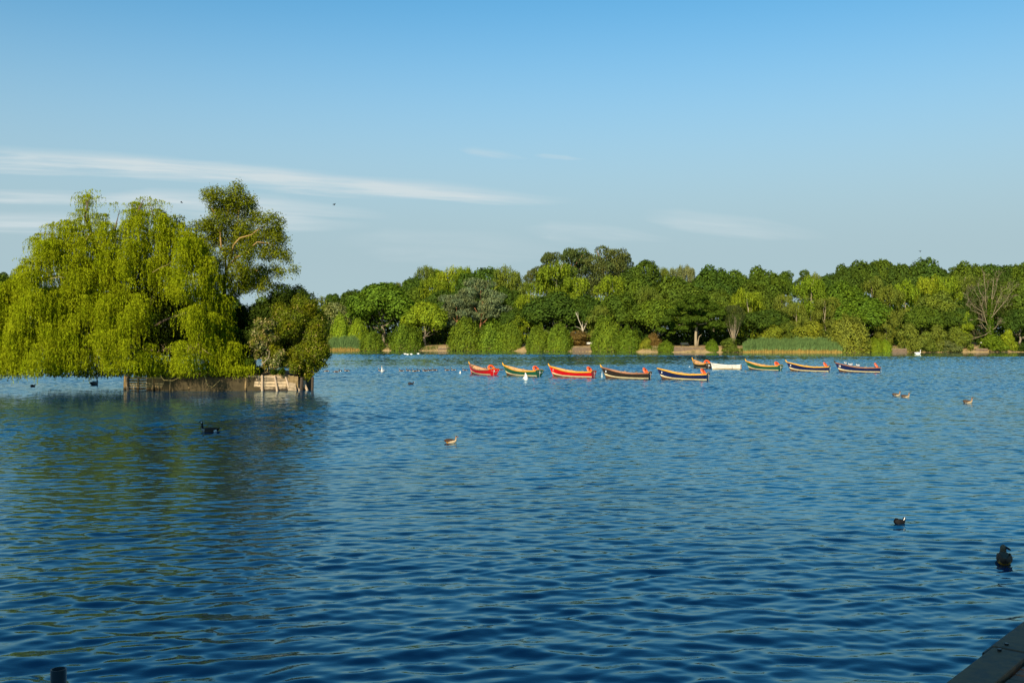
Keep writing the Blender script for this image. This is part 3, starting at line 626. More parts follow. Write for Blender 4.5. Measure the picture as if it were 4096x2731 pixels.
# oak with the pale trunk, bare trees, vase-shaped tree
def px_tube(mb, Yd, pts, r0, r1, n=6, yj=0., rng=None, mi=0):
    P = [at(p[0], p[1], Yd + (p[2] if len(p) > 2 else (rng.normal(0, yj) if rng is not None else 0))) for p in pts]
    k = len(P); mb.tube(P, [r0 + (r1 - r0) * i / (k - 1) for i in range(k)], n, mi)
def spreading_oak():
    x, Yd, z = place(2783, 6); rng = np.random.default_rng(31)
    o = thing('oak_tree', 'spreading oak with a thick pale trunk standing beside the dark bench', 'tree', (x, Yd, z), 0, G_mid)
    mb = MB(); inv = Matrix.Translation((-x, -Yd, -z))
    px_tube(mb, Yd, [(2784, 1390), (2783, 1370), (2783, 1340), (2785, 1312), (2788, 1270), (2795, 1225)], .42, .22, 9)
    px_tube(mb, Yd, [(2790, 1386), (2793, 1362), (2797, 1345), (2806, 1338)], .2, .06)
    for e in ((2705, 1268), (2740, 1225), (2830, 1215), (2850, 1275), (2880, 1300), (2715, 1300), (2770, 1195), (2810, 1200), (2680, 1290)):
        px_tube(mb, Yd, [(2786, 1310 - rng.uniform(0, 40)), ((2786 + e[0]) / 2, (1290 + e[1]) / 2 + rng.normal(0, 6), rng.normal(0, 1.5)), (e[0], e[1], rng.normal(0, 2.5))], .16, .05)
    me = mb.mesh('trunk', [M_bark_oak], True); me.transform(inv); obj('trunk', me, o)
    C = []; Rd = []
    for cx, cy, r in ((2665,1285,30),(2690,1250,34),(2725,1222,34),(2765,1200,34),(2805,1198,34),(2845,1222,34),(2880,1255,32),(2905,1290,26),(2700,1300,26),(2740,1270,30),(2790,1250,32),(2830,1270,30),(2860,1305,24),(2650,1320,20),(2735,1305,22),(2775,1275,26),(2800,1225,30),(2755,1235,30),(2785,1300,18),(2680,1330,16),(2815,1305,20),(2895,1315,16)):
        for _ in range(3):
            C.append(np.array(at(cx + rng.normal(0, 9), cy + rng.normal(0, 6), Yd - 1.2 + rng.normal(0, 2.6))) - np.array([x, Yd, z])); Rd.append(r / F * Yd * rng.uniform(.5, .9))
    P, Nn = lobes_points(rng, C, Rd, 420, flat=.6); s = rng.uniform(.6, 1.3, len(P))
    V, Q = leaf_quads(P, Nn, .52 * s, .34 * s, rng); c = obj('crown', mesh_np('crown', V, Q, [M_leaf]), o); c.color = (.066, .112, .014, 1)
spreading_oak()
def twig_tree(mb, rng, p, d, L_, r, depth, spread, z_up):
    e = p + d * L_; m = (p + e) / 2 + Vector(rng.normal(0, L_ * .05, 3)); mb.tube([p, m, e], [r, r * .85, r * .68], 5)
    if depth == 0: return
    for _ in range(int(rng.integers(2, 4))):
        q = (d + Vector(rng.normal(0, spread, 3)) + Vector((0, 0, z_up))).normalized(); twig_tree(mb, rng, p + d * L_ * rng.uniform(.6, 1), q, L_ * rng.uniform(.55, .85), max(r * .6, .011), depth - 1, spread, z_up)
def dead_trees():
    # small white dead tree
    x, Yd, z = place(2332, 10); rng = np.random.default_rng(4); inv = Matrix.Translation((-x, -Yd, -z))
    o = thing('dead_tree', 'small bleached dead tree with forked bare branches above the thicket', 'dead tree', (x, Yd, z)); mb = MB()
    px_tube(mb, Yd, [(2334, 1372), (2332, 1345), (2330, 1325), (2326, 1305), (2316, 1282), (2310, 1265), (2303, 1248)], 0.172, 0.040)
    px_tube(mb, Yd, [(2330, 1325), (2331, 1308), (2330, 1292), (2328, 1280)], 0.099, 0.033)
    px_tube(mb, Yd, [(2331, 1328), (2338, 1308), (2345, 1296), (2352, 1276), (2356, 1272)], 0.112, 0.026)
    px_tube(mb, Yd, [(2340, 1303), (2342, 1288), (2340, 1275)], 0.059, 0.020); px_tube(mb, Yd, [(2345, 1297), (2350, 1292), (2349, 1300)], 0.046, 0.020)
    px_tube(mb, Yd, [(2329, 1320), (2315, 1310), (2300, 1305)], 0.066, 0.020); px_tube(mb, Yd, [(2313, 1275), (2312, 1256), (2311, 1246)], 0.046, 0.017); px_tube(mb, Yd, [(2310, 1265), (2304, 1258), (2301, 1252)], 0.040, 0.013)
    me = mb.mesh('trunk', [M_dead], True); me.transform(inv); obj('trunk', me, o)
    # the big bare tree wrapped in ivy
    x, Yd, z = place(3957, 7); rng = np.random.default_rng(9)
    o = thing('bare_tree', 'large bare grey tree with an ivy-covered trunk near the right edge', 'tree', (x, Yd, z), 0, G_mid); mb = MB()
    px_tube(mb, Yd, [(3962, 1395), (3960, 1360), (3960, 1330), (3958, 1290), (3962, 1240), (3968, 1180), (3975, 1110)], .48, .03, 8)
    lims = [((3958, 1320), (3945, 1290), (3930, 1240), (3915, 1190), (3895, 1160)), ((3956, 1310), (3946, 1260), (3942, 1200), (3940, 1150), (3935, 1100)), ((3958, 1330), (3935, 1305), (3922, 1285)),
            ((3960, 1290), (3975, 1250), (3992, 1200), (4010, 1165), (4030, 1150)), ((3962, 1260), (3970, 1200), (3985, 1150), (3990, 1105)), ((3950, 1270), (3925, 1245), (3895, 1225), (3870, 1195)),
            ((3958, 1325), (3940, 1340), (3915, 1348), (3900, 1350)), ((3968, 1320), (3980, 1312), (3988, 1304)), ((3945, 1290), (3915, 1275), (3880, 1280), (3862, 1290)), ((3965, 1270), (3995, 1235), (4025, 1200), (4045, 1165)), ((3942, 1210), (3920, 1170), (3905, 1120)), ((3940, 1262), (3905, 1250), (3880, 1238))]
    for l in lims:
        px_tube(mb, Yd, [(a, b, rng.normal(0, .5)) for a, b in l], .13, .025, 5)
        for (a, b), (a2, b2) in zip(l[1:-1], l[2:]):
            d = Vector(((a2 - a), rng.normal(0, 12), -(b2 - b))).normalized()
            for k in range(3): twig_tree(mb, rng, at(a + (a2 - a) * rng.random(), b + (b2 - b) * rng.random(), Yd), (d + Vector(rng.normal(0, .4, 3)) + Vector((0, 0, .25))).normalized(), rng.uniform(.9, 1.8), .034, 3, .33, .12)
    me = mb.mesh('trunk', [M_bark_bare], True); me.transform(Matrix.Translation((-x, -Yd, -z))); obj('trunk', me, o)
    n = 2600; t = rng.random(n); py = 1395 - t * 200; pxx = 3960 + rng.normal(0, 1, n) * (9 - 5 * t); P = np.array([at(a, b, Yd + rng.normal(0, .6)) for a, b in zip(pxx, py)]) - np.array([x, Yd, z])
    V, Q = leaf_quads(P, rng.normal(0, .6, (n, 3)) + [0, -.8, .3], .3, .22, rng); c = obj('ivy', mesh_np('ivy', V, Q, [M_leaf]), o); c.color = (.085, .15, .012, 1)
    # a thin haze of twig leaves
    n = 3200; P = np.stack([(rng.uniform(3865, 4045, n) - 3957) / F * Yd, rng.normal(0, 2, n), H - (rng.uniform(1105, 1260, n) - YH) / F * Yd - z], 1)
    V, Q = leaf_quads(P, rand_dir(rng, n), .32, .10, rng); c = obj('sparse_leaves', mesh_np('sparse_leaves', V, Q, [M_leaf]), o); c.color = (.09, .10, .03, 1)
    # vase-shaped tree
    x, Yd, z = place(2934, 5); rng = np.random.default_rng(13)
    o = thing('vase_shaped_tree', 'narrow vase-shaped tree with many bare upright stems', 'tree', (x, Yd, z)); mb = MB()
    for k in range(26):
        a = rng.uniform(0, 6.28); q = rng.uniform(.3, 1.0); hgt = H - (1240 + rng.uniform(0, 35) - YH) / F * Yd - z
        mb.tube([(rng.normal(0, .08), rng.normal(0, .08), -.1), (math.cos(a) * q * .35, math.sin(a) * q * .35, 1.6), (math.cos(a) * q * 1.5, math.sin(a) * q * 1.5, hgt * .55), (math.cos(a) * q * 2.3, math.sin(a) * q * 2.3, hgt * rng.uniform(.8, 1))], [.09, .06, .035, .010], 5)
    mb.build('trunk', [M_bark_oak], o, True)
    c = obj('crown', PROTO['vase', 0], o); c.scale = (92 / F * Yd, 92 / F * Yd, H - (1222 - YH) / F * Yd - z); c.color = (.085, .11, .035, 1)
dead_trees()

# ------------------------------------------------------------------ bank furniture
def brick_mat():
    m, nt, out = new_mat('bank_brick'); L = nt.links.new; b = N(nt, 'ShaderNodeBsdfPrincipled'); b.inputs['Roughness'].default_value = .9
    tc = N(nt, 'ShaderNodeTexCoord'); mp = N(nt, 'ShaderNodeMapping'); mp.inputs['Rotation'].default_value = (R(90), 0, 0); L(tc.outputs['Object'], mp.inputs[0])
    br = N(nt, 'ShaderNodeTexBrick', ins={'Color1': (.13, .085, .05, 1), 'Color2': (.19, .13, .08, 1), 'Mortar': (.14, .10, .07, 1), 'Scale': 1.6, 'Mortar Size': .015}); L(mp.outputs[0], br.inputs[0])
    L(br.outputs[0], b.inputs['Base Color']); L(b.outputs[0], out.inputs[0]); return m
M_brick = brick_mat()
def bank_wall(px0, px1, ytop, off, label):
    x0, Y0, z0 = place(px0, off); x1, Y1, z1 = place(px1, off); zt = H - (ytop - YH) / F * Y0
    rng = random.Random(int(px0)); mb = MB(); cp = MB(); n = 6
    for i in range(n):
        a = Vector((x0 + (x1 - x0) * i / n, Y0 + (Y1 - Y0) * i / n, 0)); b = Vector((x0 + (x1 - x0) * (i + 1) / n, Y0 + (Y1 - Y0) * (i + 1) / n, 0)); j = rng.uniform(-.05, .05)
        mb.box((a.x, a.y - .12, -.4), (b.x - .01, a.y + .25, zt + j)); cp.box((a.x - .0, a.y - .17, zt + j + .003), (b.x - .02, a.y + .3, zt + j + .08))
    o = thing('bank_wall', label, 'wall', (0, 0, 0), 0, 'low walls along the far bank'); mb.build('wall_face', [M_brick], o); cp.build('coping', [M_wood_w], o)
bank_wall(1752, 1798, 1392, .25, 'low stepped landing wall in the dark gap by the lime tree')
bank_wall(2290, 2380, 1390, .25, 'pale brick bank wall below the white-backed bench')
bank_wall(2696, 2816, 1390, .25, 'long low brick bank wall in front of the dark bench and oak trunk')
bank_wall(3562, 3626, 1395, .25, 'low wall at the sand patch left of the swan')
bank_wall(3902, 3950, 1395, .35, 'low wall of the sandy steps by the bin')
def bench(px, off, label, mat):
    x, Yd, z = place(px, off); o = thing('park_bench', label, 'bench', (x, Yd, z), R(4), 'benches on the far bank'); w = 1.0
    s = MB()
    for k in range(4): s.box((-w, -.42 + k * .11, .44), (w, -.33 + k * .11, .48))
    s.build('seat', [mat], o); b = MB()
    for k in range(3): b.box((-w, .08 + k * .03, .55 + k * .14), (w, .12 + k * .03, .66 + k * .14))
    b.build('backrest', [mat], o)
    for sx in (-w + .08, w - .08):
        l = MB(); l.box((sx - .04, -.42, 0), (sx + .04, -.34, .44)); l.box((sx - .04, .02, 0), (sx + .04, .08, .95)); l.box((sx - .03, -.34, .30), (sx + .03, .02, .36)); l.box((sx - .04, -.42, .62), (sx + .04, .02, .66)); l.box((sx - .03, -.42, .48), (sx + .03, -.36, .62)); l.build('leg_frame', [M_black], o)
bench(2362, 6.0, 'bench with a pale sunlit backrest beside the tallest dome bush', M_white)
bench(2738, 5.0, 'dark slatted bench left of the pale oak trunk', paint('bench_dark', (.035, .045, .045), .5, .2, 8))
bench(3890, 7.0, 'dark shadowed bench under the trees left of the bin', M_black)
def litter_bin():
    x, Yd, z = place(3926, 3.2); o = thing('litter_bin', 'dark green litter bin with a white top on the sandy bank', 'bin', (x, Yd, z))
    g = paint('bin_green', (.012, .05, .045), .45, .1, 5); b = MB(); b.tube([(0, 0, 0), (0, 0, .05), (0, 0, 1.0), (0, 0, 1.04)], [.26, .30, .30, .28], 16); b.build('bin_body', [g], o, False)
    l = MB(); l.tube([(0, 0, 1.05), (0, 0, 1.1), (0, 0, 1.26), (0, 0, 1.36)], [.32, .32, .26, .10], 16); l.build('bin_lid', [M_white], o, False)
    p = MB(); p.box((-.12, -.325, .42), (.12, -.305, .60)); p.build('notice', [M_white], o)
    h = MB(); h.box((-.34, .02, 0), (-.31, .14, 1.35)); h.build('post', [g], o)
litter_bin()
#ISLAND#
# ------------------------------------------------------------------ the island
YI = 71.0
def island():
    # ground mound
    ring = [(-26.2, 0), (-24, -.4), (-20, -.5), (-16.6, .1), (-15.5, 1.6), (-15.3, 5), (-16.4, 10), (-21, 13), (-27, 12), (-28.3, 6)]
    V = [(x, YI + y + .35, -1.2) for x, y in ring] + [(x, YI + y + .35, 1.0) for x, y in ring] + [(-21, YI + 6, 1.5)]; n = len(ring)
    Fc = [[i, (i + 1) % n, n + (i + 1) % n, n + i] for i in range(n)] + [[n + i, n + (i + 1) % n, 2 * n] for i in range(n)]
    m = paint('island_soil', (.07, .055, .03), .95, .3, 2, .5, .05)
    tag(obj('island_ground', mesh_np('island_ground', np.array(V), Fc, [m])), 'low soil mound of the tree island', 'island', kind='structure')
    rng = np.random.default_rng(2)
    o = thing('timber_revetment', 'weathered plank and post wall holding the island edge', 'wall', (0, YI, 0))
    # posts: px, foot row offset in y, lean (px at top minus foot), dark?
    def X(px): return (px - CX) / F * YI
    foot = [478, 508, 550, 610, 680, 757, 832, 908, 982, 1048, 1108, 1156, 1193, 1220]
    lean = [0, 0, 1, 0, 1, 0, 0, 2, 0, -1, -12, -18, -22, -20]
    top = [1503, 1496, 1512, 1512, 1512, 1512, 1512, 1508, 1510, 1500, 1503, 1506, 1526, 1524]
    dy = [.9, .15, .05, 0, 0, -.02, -.02, 0, 0, .05, .12, .25, .45, .9]
    zt = lambda py: H - (py - YH) / F * YI
    for i in range(len(foot) - 1):
        x0, x1 = X(foot[i]), X(foot[i + 1]); y0, y1 = dy[i], dy[i + 1]; mb = MB(); rows = 6; hgt = 1.12 if i < 8 else 1.22 if i < 11 else .8
        l0 = (lean[i]) / F * YI; l1 = lean[i + 1] / F * YI
        for r in range(rows):
            za, zb = -.1 + hgt * r / rows, -.1 + hgt * (r + 1) / rows - .03; j = rng.normal(0, .012); bow = -.05 * math.sin(math.pi * r / rows)
            if i == 11 and r > 4: continue
            def pt(xx, yy, z, l, jj): return (xx + l * z / 1.2 * .9, yy + .16 + jj + bow + .10 * abs(l) * z, z)
            sk = rng.normal(0, .014, 2)
            vs = [pt(x0, y0, za, l0, j), pt(x1, y1, za, l1, j), pt(x1, y1, zb + sk[1] * (r == rows - 1), l1, j), pt(x0, y0, zb + sk[0] * (r == rows - 1), l0, j)]
            vs += [(a, b + .05, c) for a, b, c in vs]
            mb.add(vs, [(0, 1, 2, 3), (7, 6, 5, 4), (3, 2, 6, 7), (0, 4, 5, 1), (0, 3, 7, 4), (1, 5, 6, 2)], 0)
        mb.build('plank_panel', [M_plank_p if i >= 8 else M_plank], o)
    # rising vertical back boards at the right end
    for k, px in enumerate(range(1036, 1180, 17)):
        if 1070 < px < 1082: continue
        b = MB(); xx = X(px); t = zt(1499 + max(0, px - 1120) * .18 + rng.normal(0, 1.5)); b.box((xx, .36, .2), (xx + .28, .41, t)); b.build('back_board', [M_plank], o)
    for i, px in enumerate(foot):
        b = MB(); l = lean[i] / F * YI; xx = X(px); w = .085 if i != 1 else .10
        pale = i in (9, 10, 11, 12) or i == 13
        P = [(xx, dy[i] - .02, -.5), (xx + l * .1, dy[i], 0), (xx + l * .55, dy[i] + .03, zt(top[i]) * .55), (xx + l, dy[i] + .06, zt(top[i]))]
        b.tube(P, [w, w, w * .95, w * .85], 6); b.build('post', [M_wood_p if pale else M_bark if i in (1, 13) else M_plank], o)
    d = MB(); d.tube([(X(1196), .6, -.3), (X(1200), .6, .95)], .12, 7); d.build('post', [M_wood_dk], o)
    d = MB(); d.tube([(X(1236), 1.1, -.3), (X(1238), 1.1, .95)], .10, 7); d.build('post', [M_wood_dk], o)
    d = MB(); d.add([(X(1150), .12, .02), (X(1186), .0, .02), (X(1178), .3, .55), (X(1150), .3, .62), (X(1150), .16, .0), (X(1186), .04, .0), (X(1178), .34, .53), (X(1150), .34, .60)], [(0, 1, 2, 3), (7, 6, 5, 4), (0, 4, 5, 1), (1, 5, 6, 2), (2, 6, 7, 3), (3, 7, 4, 0)]); d.build('loose_board', [M_wood_w], o)
island()

# weeping willow: outline of the crown in photo columns, and the shady hollows in it
W_TOP = [(-260,1330),(-120,1240),(0,1150),(60,1110),(100,1060),(130,980),(165,915),(230,885),(290,860),(302,800),(340,778),(385,782),(402,835),(440,822),(475,825),(505,860),(540,812),(570,800),(600,806),(630,815),(655,855),(690,872),(720,885),(760,905),(800,955),(850,1030),(880,1100),(905,1210),(915,1340),(970,1415),(1005,1462)]
W_HOLE = [(563,1095,45),(475,1150,40),(657,1250,60),(293,1267,30),(380,1314,30),(563,1302,36),(676,1243,55),(635,1390,34),(730,1314,45),(770,1110,28),(610,1330,30),(210,1250,22),(700,1340,50),(500,1240,32),(120,1330,24),(600,1180,35),(740,1230,35)]
def weeping_willow():
    rng = np.random.default_rng(17); x0, y0, z0 = (560 - CX) / F * YI, YI + 3.0, .9
    o = thing('weeping_willow', 'big yellow-green weeping willow trailing over the water at the left', 'tree', (x0, y0, z0))
    Ps, Ds, Ns = [], [], []; org = np.array([x0, y0, z0])
    def hang(st, ln, out, step=.085):
        """many strands at once: st (n,3) starts, ln lengths, out outward drift"""
        n = len(st); T = int(ln.max() / step) + 1; ph = rng.uniform(0, 6.28, n); sw = rng.normal(0, .10, (n, 2)); off = rng.uniform(0, step, n)
        for s in range(T):
            d = s * step + off; k = d < ln
            if not k.any(): break
            arch = np.sqrt(np.clip(d[k], 0, .5) / .5) * .30
            p = st[k].copy(); p[:, 0] += out[k, 0] * arch + sw[k, 0] * d[k] * .45 + .035 * np.sin(d[k] * 5 + ph[k]); p[:, 1] += out[k, 1] * arch + sw[k, 1] * d[k] * .45
            p[:, 2] += .16 * np.sin(np.clip(d[k] / .6, 0, 1) * math.pi) - np.clip(d[k] - .12, 0, None)
            m = len(p); p += rng.normal(0, .022, p.shape)
            Ps.append(p); Ds.append(np.tile([0, 0, -1.], (m, 1)) + rng.normal(0, .38, (m, 3)) + np.stack([np.where(rng.random(m) < .5, .35, -.35), np.zeros(m), np.zeros(m)], 1)); Ns.append(rng.normal(0, .55, (m, 3)) + [0, -.7, .35])
    wx = [a for a, _ in W_TOP]; wy = [b for _, b in W_TOP]; got = 0
    while got < 1180:
        px = rng.uniform(-240, 1005); tp = float(np.interp(px, wx, wy)); bot = 1500 if px < 470 else 1484
        py = tp + (bot - 25 - tp) * rng.random() ** 1.15 + 3
        if py > bot - 12: continue
        if any(math.hypot((px - a) * 1.0, (py + 30 - b) * .8) < r for a, b, r in W_HOLE) and rng.random() < .93: continue
        nz = math.sin(px * .045 + 1.7 * math.sin(py * .017)) * math.sin(py * .038 + px * .012 + .9 * math.sin(px * .03)) + .5 * math.sin(px * .09 + py * .05)
        if nz < -.36 and rng.random() < .68: continue
        got += 1; f = (py - 770) / 720; edge = min(1, max(0, (px + 260) / 330)) * min(1, max(0, (1010 - px) / 240))
        dz = (1.2 - 6.6 * f ** .9 * edge + 1.4 * (1 - edge) * 0) + rng.exponential(.6) + .6 * math.sin(px * .021 + 1) - 1.7 * nz
        if px > 780: dz = max(dz, -3.2 + .4 * rng.random())
        Yc = YI + 2.4 + dz; sc = Yc / F; c = np.array(at(px, py, Yc)); top_b = py - tp < 40
        sp = rng.uniform(12, 30) * (.8 if top_b else 1.0); hg = rng.uniform(38, 120) * (.75 if py < 900 else 1.0) * (1.5 if (px < 330 and py > 1150) else 1.0); ns = int(rng.uniform(15, 30))
        lx = rng.normal(0, .5); u = rng.normal(0, .55, (ns, 2))
        st = np.stack([c[0] + u[:, 0] * sp * sc, c[1] + u[:, 1] * sp * sc, c[2] - (u ** 2).sum(1) * sp * sc * .35], 1)
        zl = H - ((1496 + 11 * math.sin(px * .055 + 1) + 8 * math.sin(px * .021) + 6 * math.sin(px * .13) if px < 470 else 1488) - YH) / F * Yc
        ln = np.minimum(hg * sc * rng.uniform(.55, 1.1, ns), np.maximum(st[:, 2] - zl + rng.normal(0, .22, ns), .12))
        hang(st, ln, np.stack([u[:, 0] + lx, u[:, 1] - .7], 1) * 1.0)
    # the fringe spilling over the plank wall
    for _ in range(95):
        px = rng.uniform(515, 1015); Yc = YI - .25 - rng.random() * .5; sc = Yc / F; c = np.array(at(px, rng.uniform(1455, 1484), Yc)); ns = int(rng.uniform(8, 16)); u = rng.normal(0, .6, (ns, 2))
        st = np.stack([c[0] + u[:, 0] * 16 * sc, c[1] + u[:, 1] * 8 * sc, c[2] - np.abs(u[:, 0]) * 6 * sc], 1)
        hang(st, np.minimum(rng.uniform(18, 52, ns) * sc, np.maximum(st[:, 2] - .78 - .3 * rng.random(ns), .1)), np.stack([u[:, 0], u[:, 1] - .5], 1))
    # sparse sprays standing clear of the outline
    for px, py in ((340,770),(372,764),(318,788),(392,790),(560,798),(586,790),(612,800),(640,806),(652,812),(470,815),(440,818),(505,845),(140,950),(108,1030),(700,865),(745,890),(800,940),(60,1105),(20,1130)):
        Yc = YI + 3; sc = Yc / F; c = np.array(at(px, py, Yc)); u = rng.normal(0, .5, (9, 2)); st = np.stack([c[0] + u[:, 0] * 14 * sc, c[1] + u[:, 1] * 14 * sc, c[2] - np.abs(u[:, 0]) * 5 * sc], 1)
        hang(st, rng.uniform(15, 45, 9) * sc, np.stack([u[:, 0] * 1.5, u[:, 1]], 1) * 1.2)
    P = np.concatenate(Ps); D = np.concatenate(Ds); Nn = np.concatenate(Ns); n = len(P)
    V, Q = leaf_quads(P - org, Nn, rng.uniform(.11, .24, n), rng.uniform(.035, .06, n), rng, D)
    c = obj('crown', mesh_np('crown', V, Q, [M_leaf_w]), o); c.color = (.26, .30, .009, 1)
    # shaded inner leaves
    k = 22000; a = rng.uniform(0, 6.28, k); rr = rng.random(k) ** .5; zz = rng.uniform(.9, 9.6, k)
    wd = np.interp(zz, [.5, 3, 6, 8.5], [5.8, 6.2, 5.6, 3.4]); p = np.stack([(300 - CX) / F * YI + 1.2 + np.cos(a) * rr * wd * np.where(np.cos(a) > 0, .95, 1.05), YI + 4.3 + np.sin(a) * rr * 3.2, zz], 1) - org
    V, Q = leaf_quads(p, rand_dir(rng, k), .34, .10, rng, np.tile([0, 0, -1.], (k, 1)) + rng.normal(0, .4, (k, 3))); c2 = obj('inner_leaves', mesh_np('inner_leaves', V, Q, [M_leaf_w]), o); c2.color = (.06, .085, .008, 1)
    mb = MB(); Yt = YI + 3.5
    px_tube(mb, Yt, [(560, 1500), (555, 1420), (540, 1330), (500, 1240), (440, 1140), (390, 1020), (360, 900), (345, 800)], .40, .03, 9)
    for l in (((540, 1330), (600, 1220), (640, 1100), (650, 980), (610, 850), (600, 805)), ((500, 1240), (420, 1180), (300, 1130), (170, 1090), (100, 1120)), ((440, 1140), (330, 1030), (220, 950), (170, 930)), ((390, 1020), (460, 920), (480, 840)), ((555, 1420), (420, 1330), (250, 1280), (100, 1290)), ((600, 1220), (720, 1120), (790, 1040)), ((640, 1100), (700, 1000), (720, 920)), ((540, 1350), (660, 1280), (800, 1230), (860, 1210)), ((365, 930), (340, 870), (358, 790)), ((545, 880), (560, 830), (575, 800)), ((640, 960), (560, 900), (535, 840))):
        px_tube(mb, Yt, [(a, b, rng.normal(0, .4) - .6 * (i > 0)) for i, (a, b) in enumerate(l)], .12, .02, 6)
    # twigs catching light in front of the leaves
    for l in (((345, 960), (352, 945), (366, 932)), ((610, 1090), (640, 1072), (670, 1060), (690, 1045)), ((200, 1115), (240, 1108), (262, 1112)), ((380, 1440), (400, 1400), (425, 1385), (445, 1400)), ((340, 1440), (370, 1420), (395, 1395)), ((810, 1395), (830, 1410), (850, 1420)), ((640, 1500), (655, 1520), (690, 1522), (720, 1508)), ((818, 1500), (830, 1540), (850, 1548), (880, 1520)), ((790, 1360), (800, 1330), (815, 1320))):
        tw = MB(); px_tube(tw, YI - 1.6, [(a, b, rng.normal(0, .1)) for a, b in l], .024, .012, 5); tm = tw.mesh('branch', [M_twig], True); tm.transform(Matrix.Translation((-x0, -y0, -z0))); obj('branch', tm, o)
    me = mb.mesh('trunk', [M_bark], True); me.transform(Matrix.Translation((-x0, -y0, -z0))); obj('trunk', me, o)
weeping_willow()

def clump_tree(name, label, base, Yc, clumps, col, leafL, leafW, per, seed, limbs=(), bark=M_bark, droop=.0, cat='tree', mat=None, fill=0, dspread=.55, upd=.4, second=None, thin=.5, scat=.06, rr=(.36, .66), flat=.8):
    """island tree from leaf clumps (px, py, radius px[, depth]) with limbs traced through them"""
    rng = np.random.default_rng(seed); b = at(base[0], base[1], Yc); b.z = .8; org = np.array(b)
    o = thing(name, label, cat, b); C, Rd = [], []
    for c in clumps:
        dy = c[3] if len(c) > 3 else rng.normal(0, 1.0); k = max(2, int(c[2] / 11))
        for _ in range(k):
            d = rand_dir(rng, 1)[0] * c[2] * .62 * rng.random() ** .4
            C.append(np.array(at(c[0] + d[0], c[1] + d[2] * .85, Yc + dy + d[1] / F * Yc)) - org); Rd.append(c[2] / F * Yc * rng.uniform(*rr))
    P, Nn = lobes_points(rng, C, Rd, per, flat=flat, drop=.7, up=.25)
    # break the skins up into sprays
    sp = np.sin(P[:, 0] * 7.1 + P[:, 2] * 5) * np.sin(P[:, 2] * 8.3 + P[:, 1] * 6) ; keep = rng.random(len(P)) < np.clip(1 - thin + (1.1 * thin) * sp + .15, .04, 1); P, Nn = P[keep], Nn[keep]
    P = P + rng.normal(0, scat, P.shape)
    D = unit(Nn * dspread + rng.normal(0, .5, P.shape) + [0, 0, upd - droop]); n = len(P)
    V, Q = leaf_quads(P, Nn, leafL * rng.uniform(.6, 1.3, n), leafW * rng.uniform(.7, 1.3, n), rng, D)
    if second is not None:
        h = rng.random(n) < second[0]; h4 = np.repeat(h, 4)
        V2 = V[h4]; V = V[~h4]; Q2 = np.arange(len(V2)).reshape(-1, 4); Q = np.arange(len(V)).reshape(-1, 4)
        c2 = obj(second[2], mesh_np(second[2], V2, Q2, [mat or M_leaf_b]), o); c2.color = second[1] + (1,)
    c = obj('crown', mesh_np('crown', V, Q, [mat or M_leaf_b]), o); c.color = col + (1,)
    if limbs:
        mb = MB()
        for l, r0, r1 in limbs: px_tube(mb, Yc, [(q[0], q[1], q[2] if len(q) > 2 else 0) for q in l], r0, r1, 8)
        me = mb.mesh('trunk', [bark], True); me.transform(Matrix.Translation(-b)); obj('trunk', me, o)
    return o
TALL = [(845,790,36),(880,770,36),(935,765,40),(985,790,36),(860,830,45),(920,820,55),(985,840,45),(1010,880,40),(830,900,48),(890,890,55),(950,900,60),(1040,870,42),(1090,872,40),(1120,890,30),(800,905,40),(1080,930,52),(1030,950,55),(960,960,55),(880,960,50),(830,980,45),(1110,950,40),(1145,955,22),(1130,1010,38),(1070,1020,48),(1000,1020,45),(905,1030,45),(850,1050,40),(960,1080,52),(1040,1090,50),(1100,1090,35),(1155,1040,30),(1175,1080,20),(1160,1095,14),(920,1130,45),(985,1150,40),(1050,1150,36),(1000,1120,45),(1070,1135,25),(940,1170,40),(900,1210,36)]
clump_tree('crack_willow', 'tall open tree with exposed golden limbs behind the weeping willow', (905, 1500), YI + 4, TALL, (.19, .215, .013), .21, .060, 900, 61,
  limbs=[(((905,1520),(905,1400),(900,1250),(898,1140),(905,1090),(915,1060)), 0.223, 0.099), (((898,1130),(905,1090,0.2),(925,1025,-0.2),(935,980,-0.6),(960,952,-0.8),(1005,940,-0.9),(1050,905,-0.9)), 0.093, 0.025), (((905,1100),(900,1010,-0.1),(885,985,-0.6),(880,930,-0.6),(870,870,-0.2),(845,830,0.2),(835,790)), 0.087, 0.019), (((915,1070),(945,1030,-0.4),(990,1010,-0.9),(1010,985,-0.9),(1030,968,-0.9),(1085,975,-0.6),(1120,1000,-0.2)), 0.081, 0.019), (((930,1000),(950,920,0.2),(955,850,0.3),(965,790,0.6)), 0.062, 0.019), (((940,1045),(985,1080,-0.1),(1060,1085,-0.2),(1130,1075,0.2),(1175,1090,0.8)), 0.056, 0.012), (((900,1160),(930,1120,-0.2),(985,1080,-0.6)), 0.062, 0.025), (((880,940),(905,890,-0.2),(915,830,-0.1)), 0.043, 0.012), (((1000,985),(1040,920,0.2),(1085,880,0.8)), 0.037, 0.012), (((885,1000),(850,940,-0.1),(820,900,0.2)), 0.043, 0.012)], bark=paint('golden_bark', (.42, .27, .10), .85, .3, 5, .4, .1), droop=.75, mat=M_leaf_w, thin=.78, scat=.19, rr=(.3, .66), flat=1.0)
BACK = [(1140,1185,45),(1185,1180,40),(1100,1215,45),(1170,1230,60),(1060,1250,45),(1020,1290,45),(980,1260,40),(940,1280,45),(960,1340,50),(1010,1350,45),(930,1390,50),(1150,1280,60),(1220,1215,40),(980,1430,45),(900,1330,45),(1060,1320,50)]
